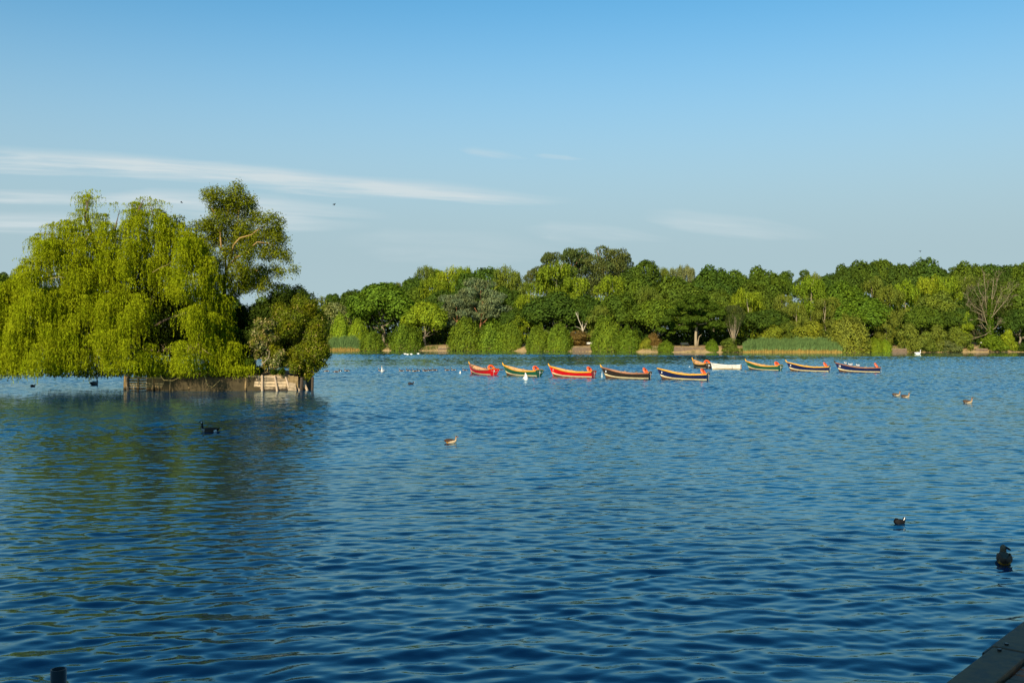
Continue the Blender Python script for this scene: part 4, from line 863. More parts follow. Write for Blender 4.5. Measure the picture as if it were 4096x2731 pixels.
clump_tree('dark_willow', 'dark green bush-like tree in shade between the tall tree and the big bush', (1100, 1500), YI + 5.5, BACK, (.042, .074, .012), .20, .09, 900, 62, limbs=[(((1050,1520),(1060,1400),(1100,1280)), 0.112, 0.037)], upd=.3, thin=.2, scat=.10, rr=(.6, 1.0), flat=1.0)
BIG = [(1190,1225,45),(1130,1250,40),(1235,1230,34),(1160,1290,58),(1230,1290,56),(1275,1290,36),(1140,1350,52),(1200,1350,60),(1265,1345,52),(1300,1325,24),(1150,1410,50),(1215,1415,60),(1270,1405,48),(1130,1450,36),(1175,1465,42),(1230,1465,45),(1278,1450,26),(1300,1390,26),(1205,1495,22),(1240,1495,20),(1295,1455,14),(1110,1400,32),(1090,1440,26),(1310,1425,10)]
clump_tree('island_bush', 'large rounded olive bush at the right end of the island', (1190, 1500), YI + 1.8, BIG, (.112, .148, .012), .15, .08, 1300, 63, limbs=[(((1180,1510),(1190,1420),(1200,1300)), 0.062, 0.019), (((1200,1510),(1240,1420),(1260,1340)), 0.050, 0.012)], cat='bush', second=(.07, (.30, .28, .10), 'pale_leaves'), thin=.3, scat=.09, rr=(.5, .85), flat=1.0)
SIL = [(1040,1290,20),(1075,1300,20),(1025,1330,24),(1065,1340,28),(1095,1345,22),(1010,1370,20),(1050,1385,28),(1095,1390,24),(1110,1420,20),(1070,1430,24),(1030,1420,18),(1100,1455,16),(1065,1465,14)]
clump_tree('variegated_shrub', 'small shrub of silvery and rust-coloured leaves in the island middle', (1060, 1500), YI + .8, SIL, (.13, .17, .035), .17, .075, 900, 64, limbs=[(((1030,1480),(1050,1455),(1075,1430),(1080,1400)), 0.037, 0.012)], bark=M_bark_pale, droop=.9, cat='bush', second=(.30, (.42, .38, .20), 'silvery_leaves'), thin=.45, scat=.10, rr=(.45, .75), flat=1.0)
clump_tree('low_shrub', 'low dark green growth on the island edge behind the plank wall', (1010, 1500), YI + 1.0, [(1000,1450,26),(960,1470,22),(1040,1480,18),(1090,1485,18),(1130,1485,20),(1010,1480,18),(930,1450,24)], (.045, .085, .010), .15, .08, 520, 65, cat='bush')
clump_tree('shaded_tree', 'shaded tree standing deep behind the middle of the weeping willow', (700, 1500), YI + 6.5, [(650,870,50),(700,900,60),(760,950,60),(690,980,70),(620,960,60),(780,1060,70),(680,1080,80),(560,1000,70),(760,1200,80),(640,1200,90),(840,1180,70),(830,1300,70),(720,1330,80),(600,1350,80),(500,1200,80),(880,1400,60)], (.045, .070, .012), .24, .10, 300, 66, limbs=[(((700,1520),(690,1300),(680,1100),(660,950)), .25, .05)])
#BOATS#
# ------------------------------------------------------------------ rowing boats
def hull_fn(L_, B_, dinghy=False):
    sS = np.array([0, .08, .2, .35, .5, .62, .74, .84, .92, .97, 1.0])
    bS = np.interp(sS, [0, .2, .4, .6, .8, .92, 1], np.array([.86, .97, 1.0, .95, .68, .36, .03]) * B_ / 2)
    if dinghy:
        zs = np.interp(sS, [0, .2, .5, .8, 1], [.62, .54, .52, .62, .76]); zk = np.interp(sS, [0, .5, .9, 1], [-.1, -.18, -.08, .0]); rake = .22; bS[-1] = .06
        bS = np.interp(sS, [0, .2, .4, .6, .8, .92, 1], np.array([.85, .97, 1.0, .96, .78, .52, .10]) * B_ / 2)
    else:
        zs = np.interp(sS, [0, .1, .35, .55, .75, .9, 1], [.58, .55, .52, .56, .70, .88, 1.06]); zk = np.interp(sS, [0, .5, .85, 1], [-.10, -.2, -.08, -.02]); rake = .50
    z1 = np.interp(sS, [0, .4, .75, .9, 1], [.035, .05, .11, .20, .34]); z2 = np.interp(sS, [0, .4, .75, .9, 1], [.145, .155, .215, .31, .50])
    if dinghy: z1 = z1 * 0 + .04; z2 = np.interp(sS, [0, .5, 1], [.14, .16, .12])
    return sS, bS, zs, zk, z1, z2, rake
def make_boat(spec, name='rowing_boat'):
    px, py, th, L_, B_, hullm, gunm, hornm, num, bownum, label, transm = spec[:12]; dinghy = name == 'rowing_dinghy'
    P0 = on_water(px, py); phi = math.pi - R(th)
    P0.z = -.03; o = thing(name, label, 'boat', P0, phi, 'rowing boats moored on the lake')
    sS, bS, zs, zk, z1, z2, rake = hull_fn(L_, B_, dinghy); n = len(sS); ht = zs[-1]
    def pos(i, z, f=1.0, inset=0.):
        t = np.clip((z - zk[i]) / (zs[i] - zk[i]), 0, 1); pw = np.interp(sS[i], [0, .6, 1], [.42, .5, .9]); y = max(bS[i] * t ** pw - inset, .0 if i < n - 1 else 0)
        x = sS[i] * (L_ - rake) + (max(0, sS[i] - .55) / .45) ** 3 * rake * np.clip(z, -.1, 2) / ht * 1.0 - (1 - sS[i]) ** 8 * .12 * np.clip(z, 0, 1); return x, y, z
    def levels(i): return [zk[i], zk[i] + (z1[i] - zk[i]) * .5, z1[i], z2[i], z2[i] + (zs[i] - z2[i]) * .35, z2[i] + (zs[i] - z2[i]) * .7, zs[i]]
    ms = [M_brown, M_stain, M_white] if dinghy else [M_brown, M_cream, hullm]
    mb = MB()
    for side in (1, -1):
        vs = []; fs = []; fm = []
        for i in range(n): vs += [(p[0], side * p[1], p[2]) for p in (pos(i, z) for z in levels(i))]
        for i in range(n - 1):
            for j in range(6):
                q = (i * 7 + j, (i + 1) * 7 + j, (i + 1) * 7 + j + 1, i * 7 + j + 1); mi = 0 if j < 2 else 1 if j == 2 else 2
                mb.add([vs[k] for k in (q if side < 0 else q[::-1])], [(0, 1, 2, 3)], mi)
    me = mb.mesh('hull', ms, False)
    import bmesh
    bm = bmesh.new(); bm.from_mesh(me); bmesh.ops.remove_doubles(bm, verts=bm.verts, dist=.0015); bm.to_mesh(me); bm.free(); me.polygons.foreach_set('use_smooth', np.ones(len(me.polygons), dtype=bool)); me.update()
    obj('hull', me, o)
    # transom (arched top)
    arch = .10 if not dinghy else .02
    zz = levels(0); prof = [pos(0, z) for z in zz]; tp = [(p[0] - .004, -p[1], p[2]) for p in prof] + [(prof[-1][0] - .004 - .01 * math.cos(t), -prof[-1][1] * math.cos(t), zs[0] + arch * math.sin(t)) for t in np.linspace(.3, math.pi - .3, 7)] + [(p[0] - .004, p[1], p[2]) for p in prof[::-1]]
    t = MB(); m_ = len(tp); back = [(a + .05, b * .985, c) for a, b, c in tp]; t.add(tp + back, [tuple(range(m_)), tuple(range(2 * m_ - 1, m_ - 1, -1))] + [(k, k + m_, (k + 1) % m_ + m_, (k + 1) % m_) for k in range(m_)])
    t.build('transom', [M_white if dinghy else transm], o)
    # interior skin
    mb = MB(); fl = .10
    for side in (1, -1):
        for i in range(n - 2):
            q = []
            for ii in (i, i + 1):
                z_ = [max(zk[ii] + .12, fl), (fl + zs[ii]) / 2, zs[ii] - .004]; q.append([pos(ii, z, inset=.035) for z in z_])
            cen = [(q[0][0][0] + .055, 0, q[0][0][2]), (q[1][0][0], 0, q[1][0][2])]
            A = [(max(p[0], .055), side * max(p[1], .004), p[2]) for p in q[0]]; Bq = [(p[0], side * max(p[1], .004), p[2]) for p in q[1]]
            for j in range(2): mb.add([A[j], Bq[j], Bq[j + 1], A[j + 1]], [(0, 1, 2, 3)])
            mb.add([cen[0], cen[1], Bq[0], A[0]], [(0, 1, 2, 3)])
    mb.build('interior', [M_white if dinghy else (M_tan if gunm is not M_yellow else spec[12] if len(spec) > 12 else M_tan)], o)
    # gunwale rails
    g = MB(); gh = .045 if dinghy else .06
    for side in (1, -1):
        sec = []
        for i in range(n):
            x, y, z = pos(i, zs[i]); sec.append([(x, side * (y + .03), z - gh), (x, side * (y + .03), z + .016), (x, side * max(y - .05, .003), z + .022), (x, side * max(y - .05, .003), z - .03)])
        vs = [v for s_ in sec for v in s_]; fs = []
        for i in range(n - 1):
            for k in range(4):
                a, b, c, d = i * 4 + k, i * 4 + (k + 1) % 4, (i + 1) * 4 + (k + 1) % 4, (i + 1) * 4 + k; fs.append((a, b, c, d) if side < 0 else (d, c, b, a))
        fs.append((0, 1, 2, 3)); g.add(vs, fs)
    g.build('gunwale', [M_white if dinghy else gunm], o)
    # transom cap
    cp = MB(); pts = [(prof[-1][0] + .02 - .01 * math.cos(t), prof[-1][1] * math.cos(t), zs[0] + .012 + arch * math.sin(t)) for t in np.linspace(.12, math.pi - .12, 9)]; cp.tube(pts, .036, 6); cp.build('transom_cap', [M_white if dinghy else (M_yellow if spec[13] else transm)], o)
    for sx in (.22, .45, .66):
        i = int(np.argmin(abs(sS - sx))); x = sS[i] * (L_ - rake); y = pos(i, zs[i] - .16, inset=.06)[1]; b = MB(); b.box((x - .12, -y, zs[i] - .20), (x + .12, y, zs[i] - .165)); b.build('thwart', [M_tan if not dinghy else M_stain], o)
    b = MB(); i = n - 3; x, y, z = pos(i, zs[i] - .05, inset=.03); x2, y2, z2_ = pos(n - 1, zs[-1] - .05); b.add([(x, -y, z), (x, y, z), (x2, 0, z2_), (x, -y, z - .03), (x, y, z - .03), (x2, 0, z2_ - .03)], [(0, 2, 1), (3, 4, 5), (0, 1, 4, 3), (1, 2, 5, 4), (2, 0, 3, 5)]); b.build('foredeck', [M_white if dinghy else M_tan], o)
    xb, yb, zb = pos(n - 1, zs[-1])
    st = MB(); st.tube([(pos(n - 1, z)[0] + .0, 0, z) for z in (-.05, .25, .6, .9, ht + .02)], .035, 6); st.build('stem', [M_white if dinghy else hullm], o, True)
    if hornm is not None:
        h = MB(); h.tube([(xb - .12, 0, zb - .05), (xb + .02, 0, zb + .03), (xb + .07, 0, zb + .12), (xb + .10, 0, zb + .22), (xb + .105, 0, zb + .25)], [.05, .075, .065, .055, .03], 8, flat=.8); h.build('stem_horn', [hornm], o, True)
    if dinghy:
        b = MB(); b.box((-.10, -.13, .10), (-.04, .13, .56)); b.build('motor_pad', [M_stain], o)
        rp = MB(); rp.tube([(.9, pos(2, .5)[1] + .02, .5), (.85, pos(2, .3)[1] + .03, .25), (.9, pos(2, .2)[1] + .04, .0)], .02, 5); rp.build('rope', [M_wood_dk], o)
        return o
    for sx, side in ((.40, 1), (.40, -1), (.62, 1), (.62, -1)):
        i = int(np.argmin(abs(sS - sx))); x, y, z = pos(i, zs[i]); r = MB(); r.box((x - .14, side * y - .035, z + .024), (x + .14, side * y + .02, z + .055)); r.box((x - .05, side * y - .02, z + .056), (x - .03, side * y + .005, z + .15)); r.box((x + .03, side * y - .02, z + .056), (x + .05, side * y + .005, z + .15)); r.build('rowlock', [M_wood_w], o)
    rp = MB(); q = random.Random(num + label); xt = prof[-1][0] - .035
    pts = [(xt, -.42, .50), (xt - .01, -.36, .40 + q.uniform(-.06, .02)), (xt - .012, -.1, .36), (xt - .012, .14, .40), (xt, .40, .52)]
    rp.tube(pts, .012, 5); rp.tube([(xt, .02, .62), (xt - .012, .03, .45), (xt - .012, .06, .2), (xt - .03, .08, .0)], .010, 5); rp.build('rope', [M_rope], o)
    def text(s, M, size):
        cu = bpy.data.curves.new('number_mark', 'FONT'); cu.body = s; cu.size = size; cu.extrude = .004; cu.align_x = 'CENTER'; cu.align_y = 'CENTER'; cu.offset = .008; cu.materials.append(M_mark)
        tmp = bpy.data.objects.new('number_mark', cu); COL.objects.link(tmp); me_ = bpy.data.meshes.new_from_object(tmp.evaluated_get(bpy.context.evaluated_depsgraph_get())); bpy.data.objects.remove(tmp); t_ = obj('number_mark', me_, o); t_.matrix_local = M; return t_
    if num: text(num, Matrix(((0, 0, -1, xt - .02), (-1, 0, 0, 0.0), (0, 1, 0, .40), (0, 0, 0, 1))), .30)
    if bownum:
        i = n - 3; x, y, z = pos(i, zs[i] - .26); x2, y2, _ = pos(i + 1, zs[i] - .26); a = math.atan2(y2 - y, x2 - x)
        ex = Vector((-math.cos(a), -math.sin(a), 0)); ez = Vector((-math.sin(a), math.cos(a), 0)); c = Vector(((x + x2) / 2, (y + y2) / 2, z)) + ez * .035
        text(bownum, Matrix(((ex.x, 0, ez.x, c.x), (ex.y, 0, ez.y, c.y), (0, 1, 0, c.z), (0, 0, 0, 1))), .24)
    return o
# stern centre px, waterline row at the stern, angle, length, beam, hull, gunwale, horn, stern number, bow number, label
BOATS = [
 (1974, 1500, 56, 4.65, 1.52, M_red, M_gun_brown, M_yellow, '7', '', 'red boat marked 7 with brown gunwale, leftmost of the boats', M_red, M_tan, True),
 (2156, 1505, 41, 4.65, 1.50, M_green, M_yellow, M_yellow, '6', '', 'green boat marked 6 with yellow gunwale, behind the upended swan', M_green, M_tan, True),
 (2373, 1509, 28, 4.65, 1.50, M_red, M_yellow, M_yellow, '1', '1', 'red boat with yellow gunwale and horn', M_red, M_tan, True),
 (2598, 1515, 24, 4.65, 1.45, M_soot, M_gun_brown, M_yellow, '8', '8', 'black boat with brown gunwale and cream waterline strip', M_soot, M_tan, True),
 (2830, 1520, 25, 4.65, 1.45, M_navy, M_yellow, None, '5', '5', 'dark blue boat marked 5 with yellow gunwale and no horn, nearest boat', M_navy, M_tan, True),
 (2834, 1474, 76, 4.65, 1.42, M_soot, M_yellow, M_yellow, '4', '', 'small-looking black boat marked 4 seen from its stern', M_soot, M_tan, True),
 (3120, 1482, 47, 4.55, 1.35, M_green, M_yellow, M_yellow, '2', '', 'green boat marked 2 right of the white dinghy', M_green, M_tan, True),
 (3316, 1486, 28, 4.65, 1.35, M_navy, M_yellow, M_yellow, '1', '9', 'dark blue boat with yellow gunwale and yellow horn', M_navy, M_tan, True),
 (3520, 1489, 22, 4.65, 1.35, M_navy, M_gun_brown, M_soot, '', '10', 'dark blue boat with brown gunwale and gulls on it, rightmost boat', M_navy, M_tan, False),
]
RINGL = ['on red boat 7 with the brown gunwale', 'on green boat 6 by the swan', 'on the red boat with the yellow gunwale', 'on the black boat with the cream strip', 'on the nearest dark blue boat 5', 'on the stern-on black boat 4', 'on green boat 2', 'on the blue boat with the yellow horn', 'on the rightmost boat with the gulls']
boat_objs = [make_boat(s) for s in BOATS]
make_boat((2962, 1478, 22, 3.45, 1.25, M_white, M_white, None, '', '', 'white dinghy with a brown stern pad between the coloured boats', M_white, M_white, False), 'rowing_dinghy')
def life_ring_mesh():
    V, Fq = [], []; n, m = 28, 12
    for i in range(n):
        a = i * 2 * math.pi / n
        for j in range(m):
            b = j * 2 * math.pi / m; r = .30 + .115 * math.cos(b); V.append((.115 * math.sin(b), r * math.cos(a), r * math.sin(a))); Fq.append((i * m + j, ((i + 1) % n) * m + j, ((i + 1) % n) * m + (j + 1) % m, i * m + (j + 1) % m))
    ring = mesh_np('ring', np.array(V), np.array(Fq), [M_orange], smooth=True)
    cord = MB(); cord.tube([(.02, .43 * math.cos(a), .43 * math.sin(a)) for a in np.linspace(0, 2 * math.pi, 30)], .012, 5)
    bands = []
    for k in range(4):
        b = MB(); a = k * math.pi / 2 + .78
        b.tube([(.122 * math.sin(t), (.30 + .128 * math.cos(t)) * math.cos(a), (.30 + .128 * math.cos(t)) * math.sin(a)) for t in np.linspace(0, 2 * math.pi, 13)], .014, 5); bands.append(b.mesh('band', [M_black]))
    return ring, cord.mesh('grab_cord', [M_rope]), bands
ring_me, cord_me, band_me = life_ring_mesh()
for b, lab in zip(boat_objs, RINGL):
    p = b.matrix_basis @ Vector((.36, .02, .70))
    o = thing('life_ring', 'orange life ring standing in the stern ' + lab, 'life ring', p, b.rotation_euler.z, 'life rings in the boats'); o.rotation_euler = (0, R(32), b.rotation_euler.z)
    obj('ring', ring_me, o); obj('grab_cord', cord_me, o)
    for m_ in band_me: obj('band', m_, o)
#BIRDS#
# ------------------------------------------------------------------ birds
def bird(spec, colour, mats, sides=12):
    """one continuous body swept from tail through breast and neck to the bill tip; colour(i, angle, p) picks a plumage slot"""
    c = np.array([(a, 0, b) for a, b, _, _ in spec], float); n = len(c); V = []
    for i in range(n):
        t = c[min(i + 1, n - 1)] - c[max(i - 1, 0)]; t /= np.linalg.norm(t); up = np.array([-t[2], 0, t[0]])
        if up[2] < 0 and abs(t[0]) > .7: up = -up
        for k in range(sides):
            a = k * 2 * math.pi / sides; V.append(c[i] + up * math.sin(a) * spec[i][3] + np.array([0, 1, 0]) * math.cos(a) * spec[i][2])
    fs = []; fm = []
    for i in range(n - 1):
        for k in range(sides):
            k2 = (k + 1) % sides; q = (i * sides + k, i * sides + k2, (i + 1) * sides + k2, (i + 1) * sides + k); fs.append(q); p = np.mean([V[j] for j in q], 0); fm.append(colour(i, math.sin((k + .5) * 2 * math.pi / sides), p))
    fs.append(tuple(range(sides - 1, -1, -1))); fm.append(fm[0]); fs.append(tuple(range((n - 1) * sides, n * sides))); fm.append(fm[-1])
    return mesh_np('body', np.array(V), fs, mats, fm, True)
GOOSE = [(-.56,.22,.02,.008),(-.47,.17,.07,.03),(-.38,.11,.13,.09),(-.25,.08,.18,.14),(-.08,.07,.20,.165),(.10,.07,.19,.165),(.22,.08,.165,.15),(.31,.11,.125,.12),(.36,.17,.085,.085),(.375,.25,.058,.058),(.38,.34,.044,.046),(.383,.43,.040,.044),(.395,.49,.044,.052),(.43,.525,.046,.05),(.47,.52,.038,.040),(.505,.50,.022,.024),(.56,.485,.014,.013),(.585,.48,.006,.006)]
def goose_col(i, s, p):
    if i <= 1: return 0
    if i == 2: return 1 if s < .3 else 0
    if i >= 8 and p[2] > .20: return 1 if (.385 < p[0] < .445 and .455 < p[2] < .525 and abs(p[1]) > .028) else 0
    if p[0] > .20 and s < .35: return 3
    return 2 if s > -.3 else 3
ME_goose = bird(GOOSE, goose_col, [B['black'], B['white'], B['brown'], B['pale']])
FEED = GOOSE[:7] + [(.31,.09,.12,.11),(.38,.10,.08,.08),(.45,.11,.05,.05),(.52,.09,.042,.044),(.58,.05,.045,.048),(.62,.0,.03,.03),(.64,-.06,.012,.012)]
ME_feed = bird(FEED, lambda i, s, p: goose_col(min(i, 7), s, p) if i < 8 else (0 if i > 9 else 2), [B['black'], B['white'], B['brown'], B['pale']])
def wing(parent, mat, sgn, x0=-.44, x1=.2, y=.19, z=.13, tilt=.5):
    V = []; Fq = []; n, m = 9, 5
    for i in range(n):
        t = i / (n - 1); x = x0 + (x1 - x0) * t; w = math.sin(math.pi * min(1, t * .8 + .12)) * .085 + .004
        for j in range(m):
            a = (j / (m - 1) - .5) * 2; yy = y * np.interp(t, [0, .35, 1], [.35, 1.0, .86]); V.append((x, sgn * (yy * (1 - .16 * a * (a > 0)) + .016 - .012 * a * a), z + a * w))
    for i in range(n - 1):
        for j in range(m - 1):
            q = (i * m + j, (i + 1) * m + j, (i + 1) * m + j + 1, i * m + j + 1); Fq.append(q if sgn < 0 else q[::-1])
    obj('wing', mesh_np('wing', np.array(V), np.array(Fq), [mat], smooth=True), parent)
def put(name, me, px, py, face, label, cat, size=1.0, group=None, zoff=0.0, wingmat=None, p=None, **kw):
    P = on_water(px, py) if p is None else p; P = Vector(P); P.z += zoff
    o = thing(name, label, cat, P, face, group); b = obj('body', me, o); o.scale = (size,) * 3
    if wingmat:
        for s in (1, -1): wing(o, wingmat, s, **kw)
    return o
LEFT, RIGHT = math.pi, 0.0
G_g = 'geese strung out across the lake'
for px, py, me, lab, yaw in ((1307,1486,ME_feed,'brown goose half hidden by the island bush',.1),(1345,1488.5,ME_feed,'goose with its head down feeding, near the island bush',.2),(1361,1485,ME_goose,'goose with upright neck just behind the feeding goose',-.9),(1388,1485,ME_goose,'lone goose between the feeding one and the white swan',.1),
    (1524,1484,ME_goose,'goose behind the front-facing white swan',.0),(1606,1485,ME_goose,'first goose right of the front-facing swan',.1),(1634,1484,ME_goose,'second goose right of the front-facing swan',-.3),(1659,1486,ME_goose,'low small goose in the middle of the line',.3),(1674,1484,ME_goose,'narrow goose turned away, before the tight cluster',-.8),
    (1700,1485,ME_goose,'front goose of the tight cluster in the line',.2),(1706,1483.5,ME_goose,'goose overlapped by the front goose of the cluster',.1),(1722,1482.5,ME_goose,'tall-necked goose right of the cluster pair',.0),(1740,1482,ME_goose,'last goose of the tight cluster',-.1),(1789,1482,ME_goose,'upright goose, left one of two near the white upended bird',.1),(1815,1481.5,ME_goose,'goose with a pale flank, right one of two near the upended bird',.0),
    (1860,1482.5,ME_goose,'goose just left of red boat 7',.0),(1946,1479,ME_goose,'goose behind red boat 7, smaller head showing',.0),(1957,1479,ME_goose,'goose behind red boat 7, next to the life ring',.0),(1990,1479,ME_goose,'dark goose in the gap between red boat 7 and green boat 6',.1),(2004,1481,ME_goose,'pale-breasted goose at the bow of green boat 6',.2)):
    put('goose', me, px, py, LEFT + yaw, lab, 'goose', .66, G_g, wingmat=B['brown'])
put('goose', ME_goose, 838, 1727, LEFT, 'near goose with black neck and white cheek in the willow reflection', 'goose', .80, wingmat=B['dkbrown'])
EGY = [(-.40,.16,.015,.008),(-.34,.13,.06,.04),(-.26,.10,.11,.085),(-.14,.08,.145,.125),(0,.075,.155,.14),(.12,.08,.145,.135),(.20,.095,.12,.115),(.26,.13,.085,.085),(.285,.19,.052,.055),(.29,.25,.040,.043),(.293,.31,.038,.042),(.305,.355,.042,.048),(.335,.375,.040,.043),(.365,.365,.030,.032),(.395,.345,.018,.019),(.43,.325,.012,.010),(.445,.32,.004,.004)]
def egy_col(i, s, p):
    if i <= 1: return 2
    if i >= 14: return 4
    if i >= 8: return 3 if (.30 < p[0] < .355 and .34 < p[2] < .395 and abs(p[1]) > .022) else (1 if s > .2 or i > 11 else 0)
    if s > .5: return 2
    if p[0] < -.12 and s > -.85: return 5
    return 0
EM = [B['buff'], B['rust'], B['dkbrown'], B['slate'], B['pink'], B['orange']]
ME_egy = bird(EGY, egy_col, EM)
put('brown_goose', ME_egy, 1803, 1771, RIGHT, 'brown goose with an orange rear, alone in the middle of the lake', 'goose', .64, wingmat=B['dkbrown'], x0=-.36, x1=.10, y=.145, z=.15)
EM2 = [B['buff'], B['rust'], B['brown'], B['slate'], B['pale'], B['pale']]; ME_egy2 = bird(EGY, egy_col, EM2)
for px, py, lab, sc in ((3586, 1583, 'brown duck-like goose, left bird of the close pair', .78), (3622, 1590, 'pale-headed brown goose, right bird of the close pair', .80), (3872, 1612, 'brown goose swimming alone at the right', .82)):
    put('brown_goose', ME_egy2, px, py, RIGHT + .1, lab, 'goose', sc, 'brown geese at the right', wingmat=B['brown'], x0=-.36, x1=.10, y=.145, z=.15)
# near duck, seen from behind with its head turned
NEAR = EGY[:8] + [(.25,.175,.072,.07),(.222,.215,.062,.06),(.208,.25,.063,.064),(.203,.285,.066,.064),(.20,.318,.05,.05),(.20,.345,.02,.02)]
ND = {k: feather('near_' + k, c) for k, c in dict(back=(.12, .075, .05), head=(.22, .15, .09), rump=(.75, .34, .05), flank=(.22, .17, .12)).items()}
ME_near = bird(NEAR, lambda i, s, p: 2 if i <= 1 else (3 if i >= 8 else (5 if (p[0] < -.14 and s < .6) else 2 if s > .45 else 0)), [ND['flank'], B['rust'], ND['back'], ND['head'], B['slate'], ND['rump']])
nd = put('brown_duck', ME_near, 4018, 2249, R(68), 'brown duck seen from behind with its head turned, by the right edge', 'duck', .80, wingmat=ND['back'], x0=-.34, x1=.16, y=.142, z=.13)
bl = MB(); bl.tube([(.19, -.03, .29), (.18, -.085, .275), (.175, -.13, .248), (.172, -.15, .24)], [.032, .026, .018, .010], 8); bl.build('bill', [B['slate']], nd, True)
COOT = [(-.20,.10,.012,.008),(-.16,.085,.05,.035),(-.10,.06,.08,.065),(0,.05,.095,.085),(.09,.055,.085,.08),(.15,.075,.06,.06),(.17,.115,.042,.045),(.175,.15,.042,.046),(.19,.18,.042,.042),(.215,.175,.03,.03),(.235,.16,.017,.02),(.265,.145,.010,.008),(.275,.142,.003,.003)]
ME_coot = bird(COOT, lambda i, s, p: 1 if i >= 9 else 0, [B['slate'], B['white']])
ME_coot_t = bird(COOT[:9] + [(.195,.20,.02,.02)], lambda i, s, p: 0, [B['black']])
ct = put('coot', ME_coot_t, 3600, 2096, R(22), 'black coot with a pale bill turned back, lower right', 'coot', .68, wingmat=B['black'], x0=-.2, x1=.08, y=.09, z=.09)
cb = MB(); cb.tube([(.165, -.035, .20), (.145, -.05, .175), (.115, -.062, .145), (.085, -.07, .122)], [.012, .017, .015, .005], 8); cb.build('bill', [B['white']], ct, True)
put('coot', ME_coot, 1643, 1538, RIGHT + .3, 'small dark coot with a white forehead in open water', 'coot', 1.15, wingmat=B['slate'], x0=-.2, x1=.08, y=.09, z=.09)
put('coot', ME_coot, 131, 1546, RIGHT, 'tiny dark coot under the willow at the left', 'coot', .9, wingmat=B['black'], x0=-.2, x1=.08, y=.09, z=.09)
SWAN = [(-.68,.30,.02,.01),(-.58,.27,.09,.05),(-.45,.20,.18,.13),(-.25,.15,.25,.22),(0,.13,.27,.25),(.22,.13,.24,.23),(.38,.16,.18,.18),(.47,.24,.11,.11),(.50,.34,.07,.07),(.49,.45,.055,.055),(.48,.57,.05,.05),(.49,.68,.048,.05),(.525,.75,.055,.058),(.57,.765,.052,.052),(.62,.745,.035,.035),(.68,.715,.02,.018),(.72,.70,.008,.006)]
ME_swan = bird(SWAN, lambda i, s, p: 1 if i >= 14 else 0, [B['white'], B['orange']])
put('swan', ME_swan, 1531, 1488, -R(95), 'white swan facing the viewer among the geese', 'swan', .85, wingmat=B['white'], x0=-.6, x1=.2, y=.25, z=.22)
put('swan', ME_swan, 3671, 1416, RIGHT, 'white swan swimming under the far bank', 'swan', 1.15, wingmat=B['white'], x0=-.6, x1=.2, y=.25, z=.22)
ME_cyg = bird(SWAN, lambda i, s, p: 1 if i >= 14 else 0, [B['grey'], B['slate']])
put('cygnet', ME_cyg, 377, 1539, R(80), 'grey young swan with raised neck under the willow fringe', 'swan', .8, wingmat=B['grey'], x0=-.6, x1=.2, y=.25, z=.22)
UP = [(-.05,.72,.02,.015),(-.03,.64,.065,.055),(0,.50,.11,.10),(.02,.34,.16,.15),(.03,.18,.20,.19),(.02,.02,.21,.20),(0,-.15,.16,.15)]
def upend(px, py, size, lab):
    P = on_water(px, py); o = thing('swan', lab, 'swan', P); o.scale = (size,) * 3
    c = [(a, b, r1, r2) for a, b, r1, r2 in UP]; obj('body', bird([(a, b, r1, r2) for a, b, r1, r2 in c][::-1], lambda i, s, p: 0, [B['white']]), o)
    w = MB(); w.tube([(-.12, -.05, .30), (-.20, -.10, .16), (-.30, -.12, .10)], [.05, .07, .02], 8); w.build('wing', [B['white']], o, True)
upend(2103, 1519, .92, 'upended white swan, tail in the air, before green boat 6')
upend(1841, 1494, .42, 'small white upended bird left of red boat 7')
GULL = [(-.20,.10,.008,.006),(-.15,.09,.03,.02),(-.08,.07,.055,.05),(0,.065,.065,.065),(.07,.08,.055,.058),(.105,.115,.036,.038),(.115,.15,.034,.036),(.14,.17,.034,.033),(.165,.165,.018,.018),(.195,.155,.006,.006)]
ME_gull = bird(GULL, lambda i, s, p: 1 if (i < 5 and s > .35) else 2 if i >= 8 else 0, [B['white'], B['gull'], B['rust']], 10)
lb = boat_objs[-1]
for (lx, lab, fc) in ((3.55, 'gull nearest the bow on the rightmost boat', 2.0), (3.05, 'gull crouching on the gunwale of the rightmost boat', 2.6), (2.90, 'gull standing upright behind the crouching one on the rightmost boat', 1.2), (2.30, 'gull nearest the middle of the rightmost boat', 2.9)):
    far = 'behind' in lab; sS, bS, zs, zk, z1, z2, rake = hull_fn(4.65, 1.35); s_ = lx / 4.15
    y = float(np.interp(s_, sS, bS)) * (-.98 if far or lx < 2.5 else .98); z = float(np.interp(s_, sS, zs)) + .03; p = lb.matrix_basis @ Vector((lx, y, z + .06))
    g = put('gull', ME_gull, 0, 0, fc, lab, 'gull', 1.1, 'gulls perched on the rightmost boat', p=p, wingmat=B['gull'], x0=-.2, x1=.06, y=.06, z=.085)
    for sgn in (-1, 1): l = MB(); l.tube([(.0, .02 * sgn, .03), (.0, .02 * sgn, -.045)], .006, 5); l.build('leg', [B['rust']], g)
for px, py, lab in ((1619, 1417.5, 'leftmost of the tiny white gulls near the far bank'), (1629, 1419.5, 'lower gull of the tiny white group near the far bank'), (1644, 1418.5, 'middle tiny white gull near the far bank'), (1672, 1416.5, 'rightmost tiny white gull near the far bank'), (2452, 1406, 'single white gull at the foot of the tallest dome bush')):
    put('gull', ME_gull, px, py, LEFT, lab, 'gull', 1.5, 'gulls floating near the far bank', wingmat=B['white'], x0=-.2, x1=.06, y=.06, z=.085)
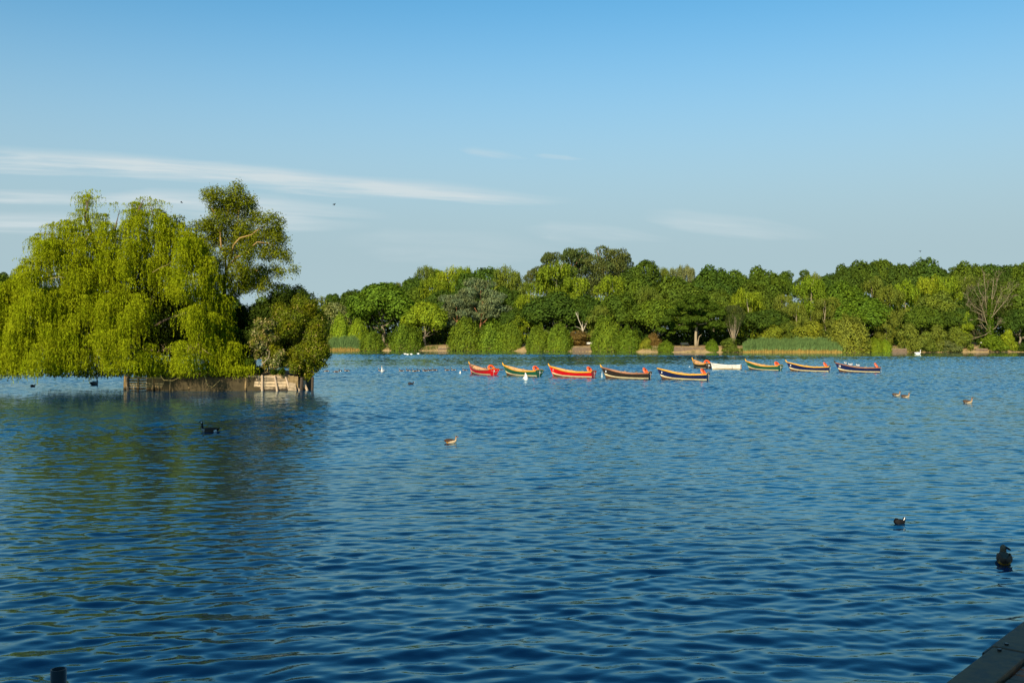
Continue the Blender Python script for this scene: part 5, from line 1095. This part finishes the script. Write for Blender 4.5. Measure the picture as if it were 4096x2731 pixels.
def buoy(px, py, r, label, h=1.0):
    o = thing('mooring_buoy', label, 'buoy', on_water(px, py)); b = MB()
    b.tube([(0, 0, -r), (0, 0, -r * .4), (0, 0, r * .2), (0, 0, r * .8), (0, 0, r * 1.2 * h)], [r * .3, r, r * 1.05, r * .7, r * .25], 12); b.build('float', [paint('faded_buoy', (.42, .50, .52), .5, .2, 8)], o, True)
    q = MB(); q.tube([(0, 0, r * 1.2 * h), (0, 0, r * 1.5 * h), (0, r * .3, r * 1.7 * h)], r * .14, 6); q.build('eye', [M_rope], o)
buoy(2758, 1469, .12, 'faded pale mooring buoy left of stern-on black boat 4')
buoy(2408, 1508, .11, 'slim bluish mooring buoy at the bow of the black boat', 3.2)
def sky_bird(px, py, Yd, roll, span, label):
    P = at(px, py, Yd); o = thing('flying_bird', label, 'bird', P, .6, 'birds in the sky'); o.rotation_euler = (0, roll, .6)
    m = MB(); m.tube([(-.12, 0, 0), (-.04, 0, .0), (.05, 0, .0), (.12, 0, .01), (.15, 0, 0)], [.01, .035, .04, .03, .008], 8); m.build('body', [B['black']], o, True)
    for s in (1, -1):
        w = MB(); w.add([(.05, s * .02, .01), (-.06, s * .02, .01), (-.07, s * span * .5, .12), (-.10, s * span, .05), (.0, s * span * .55, .13), (.05, s * .02, -.004), (-.06, s * .02, -.004), (-.07, s * span * .5, .108), (-.10, s * span, .046), (.0, s * span * .55, .118)], [(0, 1, 2, 4), (4, 2, 3), (5, 9, 7, 6), (9, 8, 7), (0, 4, 9, 5), (4, 3, 8, 9), (1, 6, 7, 2), (2, 7, 8, 3)] if s > 0 else [(4, 2, 1, 0), (3, 2, 4), (6, 7, 9, 5), (7, 8, 9), (5, 9, 4, 0), (9, 8, 3, 4), (2, 7, 6, 1), (3, 8, 7, 2)]); w.build('wing', [B['black']], o)
sky_bird(727, 811, 110, .2, .22, 'tiny dark bird in the sky above the weeping willow')
sky_bird(1339, 819, 95, -.9, .25, 'tiny dark bird in the sky right of the tall island tree')
sky_bird(3679, 1006, 140, .8, .25, 'tiny bird in the sky above the isolated round oak crown')
#NEAR#
# ------------------------------------------------------------------ foreground jetty and pipe
def jetty():
    z = .50; A = at(3785, 2731, 3.4 * F / (2731 - YH)); Bp = at(4096, 2495, 3.4 * F / (2495 - YH)); d = (Bp - A); d.z = 0; L_ = d.length; d.normalize(); ang = math.atan2(d.y, d.x)
    o = thing('wooden_jetty', 'corner of a dark weathered wooden jetty at the lower right', 'jetty', (A.x, A.y, 0), ang)
    def beam(name, x0, x1, y0, y1, zt, mat, th=.16):
        b = MB(); b.box((x0, y0, zt - th), (x1, y1, zt)); ob = b.build(name, [mat], o); m = ob.modifiers.new('soft', 'BEVEL'); m.width = .012; m.segments = 2; return ob
    beam('edge_beam', -2.6, 1.52, -.36, 0, z, M_jetty); beam('edge_beam', 1.535, 4.2, -.37, .012, z + .008, M_jetty); beam('edge_beam', 4.21, 7.5, -.36, 0, z, M_jetty)
    beam('fender_board', 1.30, 3.9, .016, .05, z - .02, M_wood_dk, .22)
    x = -2.6; k = 0; rng = random.Random(4)
    while x < 7.4:
        w = .19 + rng.uniform(-.01, .01); beam('deck_plank', x, x + w - .014, -3.2, -.40, z - .035 + rng.uniform(-.006, .006), M_jetty2, .05); x += w; k += 1
    for yy in (-.6, -1.8, -3.0): beam('joist', -2.6, 7.4, yy - .05, yy + .05, z - .10, M_wood_dk, .16)
    for px_ in (-1.8, 2.2, 6.2):
        for yy in (-.3, -2.9): b = MB(); b.tube([(px_, yy, -1.7), (px_, yy, z - .165)], .11, 10); b.build('pile', [M_wood_dk], o, True)
    for xx in (1.40, 1.66, 4.05): b = MB(); b.tube([(xx, -.10, z + .004), (xx, -.10, z + .028)], .022, 8); b.build('bolt', [M_black], o)
jetty()
def pipe():
    P = at(231, 2676, 9.0); o = thing('upright_pipe', 'black hollow plastic pipe standing upright at the lower left edge', 'pipe', (P.x, P.y, 0)); r, t = .068, .009; n = 28; zt = P.z; V = []; Fq = []
    for rad, z in ((r, -1.6), (r, zt), (r - t, zt), (r - t, -1.0)): V += [(rad * math.cos(k * 2 * math.pi / n), rad * math.sin(k * 2 * math.pi / n), z) for k in range(n)]
    for j in range(3): Fq += [(j * n + k, j * n + (k + 1) % n, (j + 1) * n + (k + 1) % n, (j + 1) * n + k) for k in range(n)]
    obj('pipe_wall', mesh_np('pipe_wall', np.array(V), np.array(Fq), [M_black], smooth=False), o)
    b = MB(); b.box((-.02, -.058, zt - .06), (.02, -.045, zt - .01)); b.build('inner_clip', [M_jetty2], o)
pipe()
# unseen trees added behind the viewer, crowns placed to shade the near water
for x, y, w, h, k, lab in ((-16, -9, 13, 19, 0, 'unseen tall tree added for shade behind the viewer, left'), (-10, -10, 12, 17, 4, 'unseen tree added for shade behind the viewer, between two others'), (-4, -8, 11, 7.6, 1, 'unseen tree added for shade directly behind the viewer'), (5, -8, 11, 7, 2, 'unseen tree added for shade behind the viewer, right'), (-28, -9, 15, 29, 3, 'unseen tree added for shade behind the viewer, far left')):
    o = thing('added_shade_tree', lab, 'tree', (x, y, 1.1), k, 'unseen trees added for shade behind the viewer'); c = obj('crown', PROTO['oak', k], o); up_ = 5.6 if h < 12 else 0; c.scale = (w, w, h); c.location = (0, 0, up_); c.color = LC['oak'] + (1,); t = obj('trunk', TR['oak', k % 2], o); t.scale = (w, w, h + up_)
